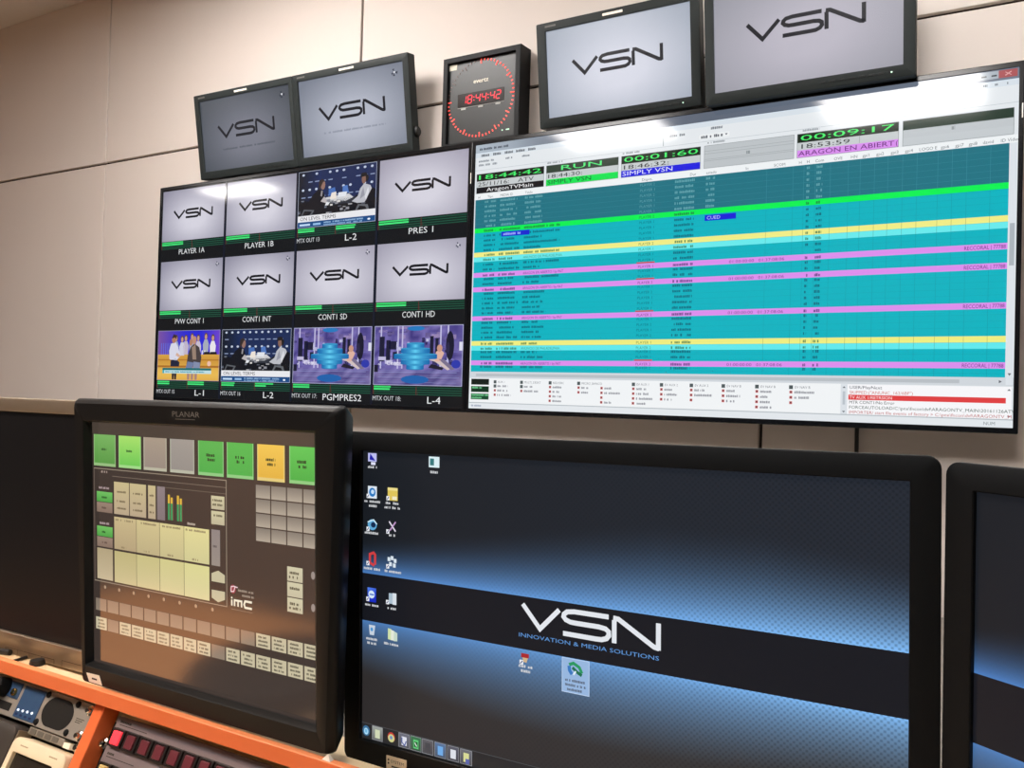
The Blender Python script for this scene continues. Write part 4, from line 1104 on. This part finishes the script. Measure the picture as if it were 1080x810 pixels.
def wide_monitor(label, p, icons, sticker):
    w, h = .531, .307
    vb, uc = (-h-.0255 if icons else -h-.006), .2655
    root = thing('desktop_monitor', label, 'monitor', group='wide desk monitors with blue wallpaper', M=pose(*p) @ Matrix.Translation((uc, 0, vb)))
    o = (uc, 0, vb)
    b = MB(o); bezel(b, (-.0215, vb, w+.0215, .0200), (0, -h, w, 0), .010, .0008, -.003, .032, .0045, .0012, back_in=.010, n=6); b.build('housing', M_black, root, True)
    sb = SB(uc, vb, .0015); sb.slab(-.0005, -h-.0005, w+.0005, .0005, .006, (4,4,5))
    wallpaper(sb, w, h, icons)
    sb.build('screen', [SCR_DT, SCR_DOT], root)
    if sticker:
        d = MB(o); d.rbox(.0365, -.3300, .0625, -.3160, -.0036, -.0028, .0006, .0002); d.build('paper_sticker', mat('beige_sticker', (224,204,170), .6), root)
        d = MB(o); vs, fs = text_geo('SYSTEM', .0425, -.3225, .0030, .017); d.add([(a, -.0038, c) for a, c in vs], fs)
        for k in range(2): d.lathe((.0395, -.0036, -.3200-.0035*k), [(.0011,.0003),(.0011,-.0002)], n=8)
        d.box((.0435, -.0038, -.3270), (.0595, -.0036, -.3255)); d.build('printed_legend', M_ink, root)
    d = MB(o); vd = (DZ-p[2])+.0045
    if icons: stand(d, uc, vb, .031, .12, None, vd)
    else:      # this one hangs on an arm reaching back over the desk
        d.box((uc-.05, .031, -.21), (uc+.05, .045, -.11)); d.box((uc-.02, .045, -.18), (uc+.02, .30, -.14)); d.box((uc-.02, .27, vd+.012), (uc+.02, .31, -.14)); d.rbox(uc-.09, vd+.010, uc+.09, vd+.022, .21, .37, .002, .002)
    d.build('stand' if icons else 'support_arm', M_black, root)
    return root
wide_monitor('wide black monitor showing blue wallpaper, white letters and desktop icons', (.598, -1.136, -.370, .027, 0, -.012), True, True)
wide_monitor('wide black monitor angled inward and cut by the picture edge, without icons', (1.1728, -1.148, -.367, .027, -.532, .012), False, False)

# ------------------------------------------------------------------ silver framed monitor, switched off
def silver_monitor():
    p = (0, -1.125, -.35, 0, .03)
    u0, u1, vt, vbm = -.290, .115, 0, -.320
    uc, vb = (u0+u1)/2, -.3495
    root = thing('office_monitor', 'silver framed monitor with a black blank screen at the left end of the desk', 'monitor', M=pose(*p) @ Matrix.Translation((uc, 0, vb)))
    o = (uc, 0, vb)
    b = MB(o); bezel(b, (u0-.018, vb, u1+.014, .0195), (u0, vbm, u1, vt), .004, .001, -.004, .022, .005, .002); b.build('housing', M_silver, root, True)
    sb = SB(uc, vb, .001); sb.slab(u0-.0005, vbm-.0005, u1+.0005, vt+.0005, .005); sb.rect(u0, vbm, u1, vt, (9,9,9), 1)
    sb.build('screen', SCR_DT, root)
    d = MB(o)
    def line(a, c, t=.0007):
        d.box((min(a[0],c[0])-t/2, -.0043, min(a[1],c[1])-t/2), (max(a[0],c[0])+t/2, -.0039, max(a[1],c[1])+t/2))
    line((-.058,-.3415), (.054,-.3415)); line((-.058,-.3415), (-.058,-.3475)); line((.054,-.3415), (.054,-.3475))
    for k in (-.030, -.002, .026): line((k,-.3415), (k,-.3475))
    line((.071,-.3395), (.112,-.3395)); line((.071,-.3395), (.071,-.3475))
    d.build('button_outline', M_silver_line, root)
    d = MB(o); stand(d, uc, vb, .020, .10, None, (DZ+.35)); d.build('stand', M_silver, root)
silver_monitor()

# ---- small bits lying behind the rail
zt = -.693 + ZO
def cable_bit(label, pts, r, cat='cable', name='cable_end', m=M_cable):
    b0 = pts[0]; d = MB(b0); d.tube(pts, r, 10); ob = d.build(name, m, None, True); ob.location = b0
    tag(ob, label, cat)
cable_bit('short black cable end beside the left frame edge under the blank monitor', [(-.120, -1.166, zt+.0042), (-.075, -1.160, zt+.0042), (-.038, -1.1525, zt+.0042), (-.017, -1.1475, zt+.0042)], .0042)
cable_bit('thin black cable crossing the cream desk strip behind the rail', [(.0190, -1.1640, zt+.0024), (.0180, -1.1580, zt+.0024), (.0165, -1.1500, zt+.0024), (.0148, -1.1430, zt+.0024)], .0022)
d = MB((.052, -1.150, zt)); d.lathe((.052, -1.150, zt), [(.0095,0),(.0100,.003),(.0088,.007),(.005,.0082),(.0015,.0084)], axis='z', n=20)
ob = d.build('rubber_foot', mat('black_rubber', (34,31,28), .5), None, True); ob.location = (.052, -1.150, zt)
tag(ob, 'round black rubber knob on the cream desk strip behind the rail', 'rubber foot')
d = MB((.607, -1.186, -.6785+ZO)); d.loft([[(.6015,-1.1888,-.6785+ZO),(.6125,-1.1888,-.6785+ZO),(.6125,-1.1828,-.6785+ZO),(.6015,-1.1828,-.6785+ZO)], [(.6065,-1.1868,-.6732+ZO),(.6085,-1.1868,-.6732+ZO),(.6085,-1.1848,-.6732+ZO),(.6065,-1.1848,-.6732+ZO)]])
ob = d.build('cable_clip', M_white_plastic); ob.location = (.607, -1.186, -.6785+ZO)
tag(ob, 'tiny white plastic clip on the rail between touchscreen and wide monitor', 'clip')

# ------------------------------------------------------------------ room lamps
CZ = 1.14 + ZO
def ceiling_light(x0, x1, y0, y1, label):
    xc, yc = (x0+x1)/2, (y0+y1)/2
    root = thing('ceiling_light', label, 'ceiling light', loc=(xc, yc, CZ-.03), group='recessed ceiling light panels')
    o = (xc, yc, CZ-.03)
    b = MB(o); A = lambda k, z: [(x0+k,y0+k,z),(x1-k,y0+k,z),(x1-k,y1-k,z),(x0+k,y1-k,z)]
    b.loft([A(-.03, CZ), A(-.03, CZ-.03), A(.0, CZ-.03), A(.0, CZ-.012)], cap1=True); b.build('frame', M_white_plastic, root)
    b = MB(o); b.loft([A(.002, CZ-.013), A(.002, CZ-.022), A(.01, CZ-.024)]); b.build('diffuser', M_lamp, root)
ceiling_light(-.92, -.32, -2.50, -1.90, 'square ceiling light panel near the room middle')
ceiling_light(.44, 1.10, -2.62, -2.02, 'square ceiling light panel towards the right of the room')
ceiling_light(-3.85, -3.22, -2.52, -2.27, 'long ceiling light panel at the far left')
ceiling_light(-.95, -.35, -1.10, -.50, 'square ceiling light panel close to the panelled wall')
ceiling_light(.75, 1.35, -.95, -.55, 'oblong ceiling light panel close to the wall above the playlist')

def downlight(x, y, power, rgb, tx, ty, tz, ang, blend, label, r=.05):
    root = thing('spot_downlight', label, 'ceiling light', loc=(x, y, CZ-.02), group='warm ceiling downlights')
    d = MB(); d.lathe((0,0,0), [(.075,.02),(.075,0),(.062,-.004),(.055,.008),(.055,.019)], axis='z', n=28); d.build('trim_ring', M_white_plastic, root, True)
    li = bpy.data.lights.new('spot_lamp', 'SPOT'); li.energy = power; li.color = L3(rgb); li.spot_size = math.radians(ang); li.spot_blend = blend; li.shadow_soft_size = r
    lo = bpy.data.objects.new('spot_lamp', li); COL.objects.link(lo); lo.parent = root; lo.location = (0,0,-.012)
    lo.rotation_euler = (Vector((tx, ty, tz)) - Vector((x, y, CZ-.03))).to_track_quat('-Z', 'Y').to_euler()
downlight(-.20, -2.10, 70, (255,190,128), .06, -1.18, -.70+ZO, 46, .9, 'warm downlight over the orange rail', .03)
downlight(-2.0, -2.9, 620, (255,190,128), -2.1, -2.92, 0, 47, .45, 'added warm spot, out of view, brightening the floor mirrored in the touchscreen')  # added lamp for the warm patch reflected in the touchscreen glass

# added unseen stool that puts a dark shape in the touchscreen glass
def stool():
    x, y = -.52, -2.13
    root = thing('reflection_stool', 'added black round stool, out of view, darkening part of the touchscreen reflection', 'stool', loc=(x, y, 0))
    b = MB(); b.lathe((0,0,0), [(.02,.40),(.20,.405),(.235,.42),(.24,.455),(.225,.485),(.18,.497),(.02,.50)], axis='z', n=32); b.build('seat', mat('black_vinyl', (24,23,22), .5), root, True)
    b = MB(); b.lathe((0,0,0), [(.026,.06),(.026,.405)], axis='z', n=16); b.build('column', M_chrome, root, True)
    for k in range(5):
        a = 2*math.pi*k/5; b = MB()
        b.tube([(0,0,.075),(.15*math.cos(a),.15*math.sin(a),.06),(.26*math.cos(a),.26*math.sin(a),.040)], .014, 8); b.build('foot', M_black, root, True)
        b = MB(); b.lathe((.26*math.cos(a),.26*math.sin(a),0), [(.012,.0),(.02,.006),(.022,.02),(.016,.036)], axis='z', n=12); b.build('caster', M_black, root, True)
stool()

# world: nothing but a dim fill, the room is closed
wd = bpy.data.worlds.new('world'); SC.world = wd; wd.use_nodes = True
wd.node_tree.nodes['Background'].inputs[0].default_value = (.02, .02, .02, 1)

# ------------------------------------------------------------------ camera
cd = bpy.data.cameras.new('camera'); cam = bpy.data.objects.new('camera', cd); COL.objects.link(cam)
yaw, pitch, roll, fpx = .52090, .01550, .02820, 894.56
cd.sensor_width = 36; cd.sensor_fit = 'HORIZONTAL'; cd.lens = fpx/1080*36; cd.clip_start = .01
f = Vector((-math.sin(yaw)*math.cos(pitch), math.cos(yaw)*math.cos(pitch), math.sin(pitch)))
r = Vector((math.cos(yaw), math.sin(yaw), 0)); u = r.cross(f)
r2 = r*math.cos(roll) + u*math.sin(roll); u2 = -r*math.sin(roll) + u*math.cos(roll)
cam.matrix_world = Matrix(((r2.x,u2.x,-f.x,1.1858), (r2.y,u2.y,-f.y,-1.8438), (r2.z,u2.z,-f.z,-.3088+ZO), (0,0,0,1)))
SC.camera = cam
vs = SC.view_settings; vs.view_transform = 'Standard'; vs.look = 'None'; vs.gamma = 1; vs.exposure = 0; vs.use_curve_mapping = False
SC.display_settings.display_device = 'sRGB'
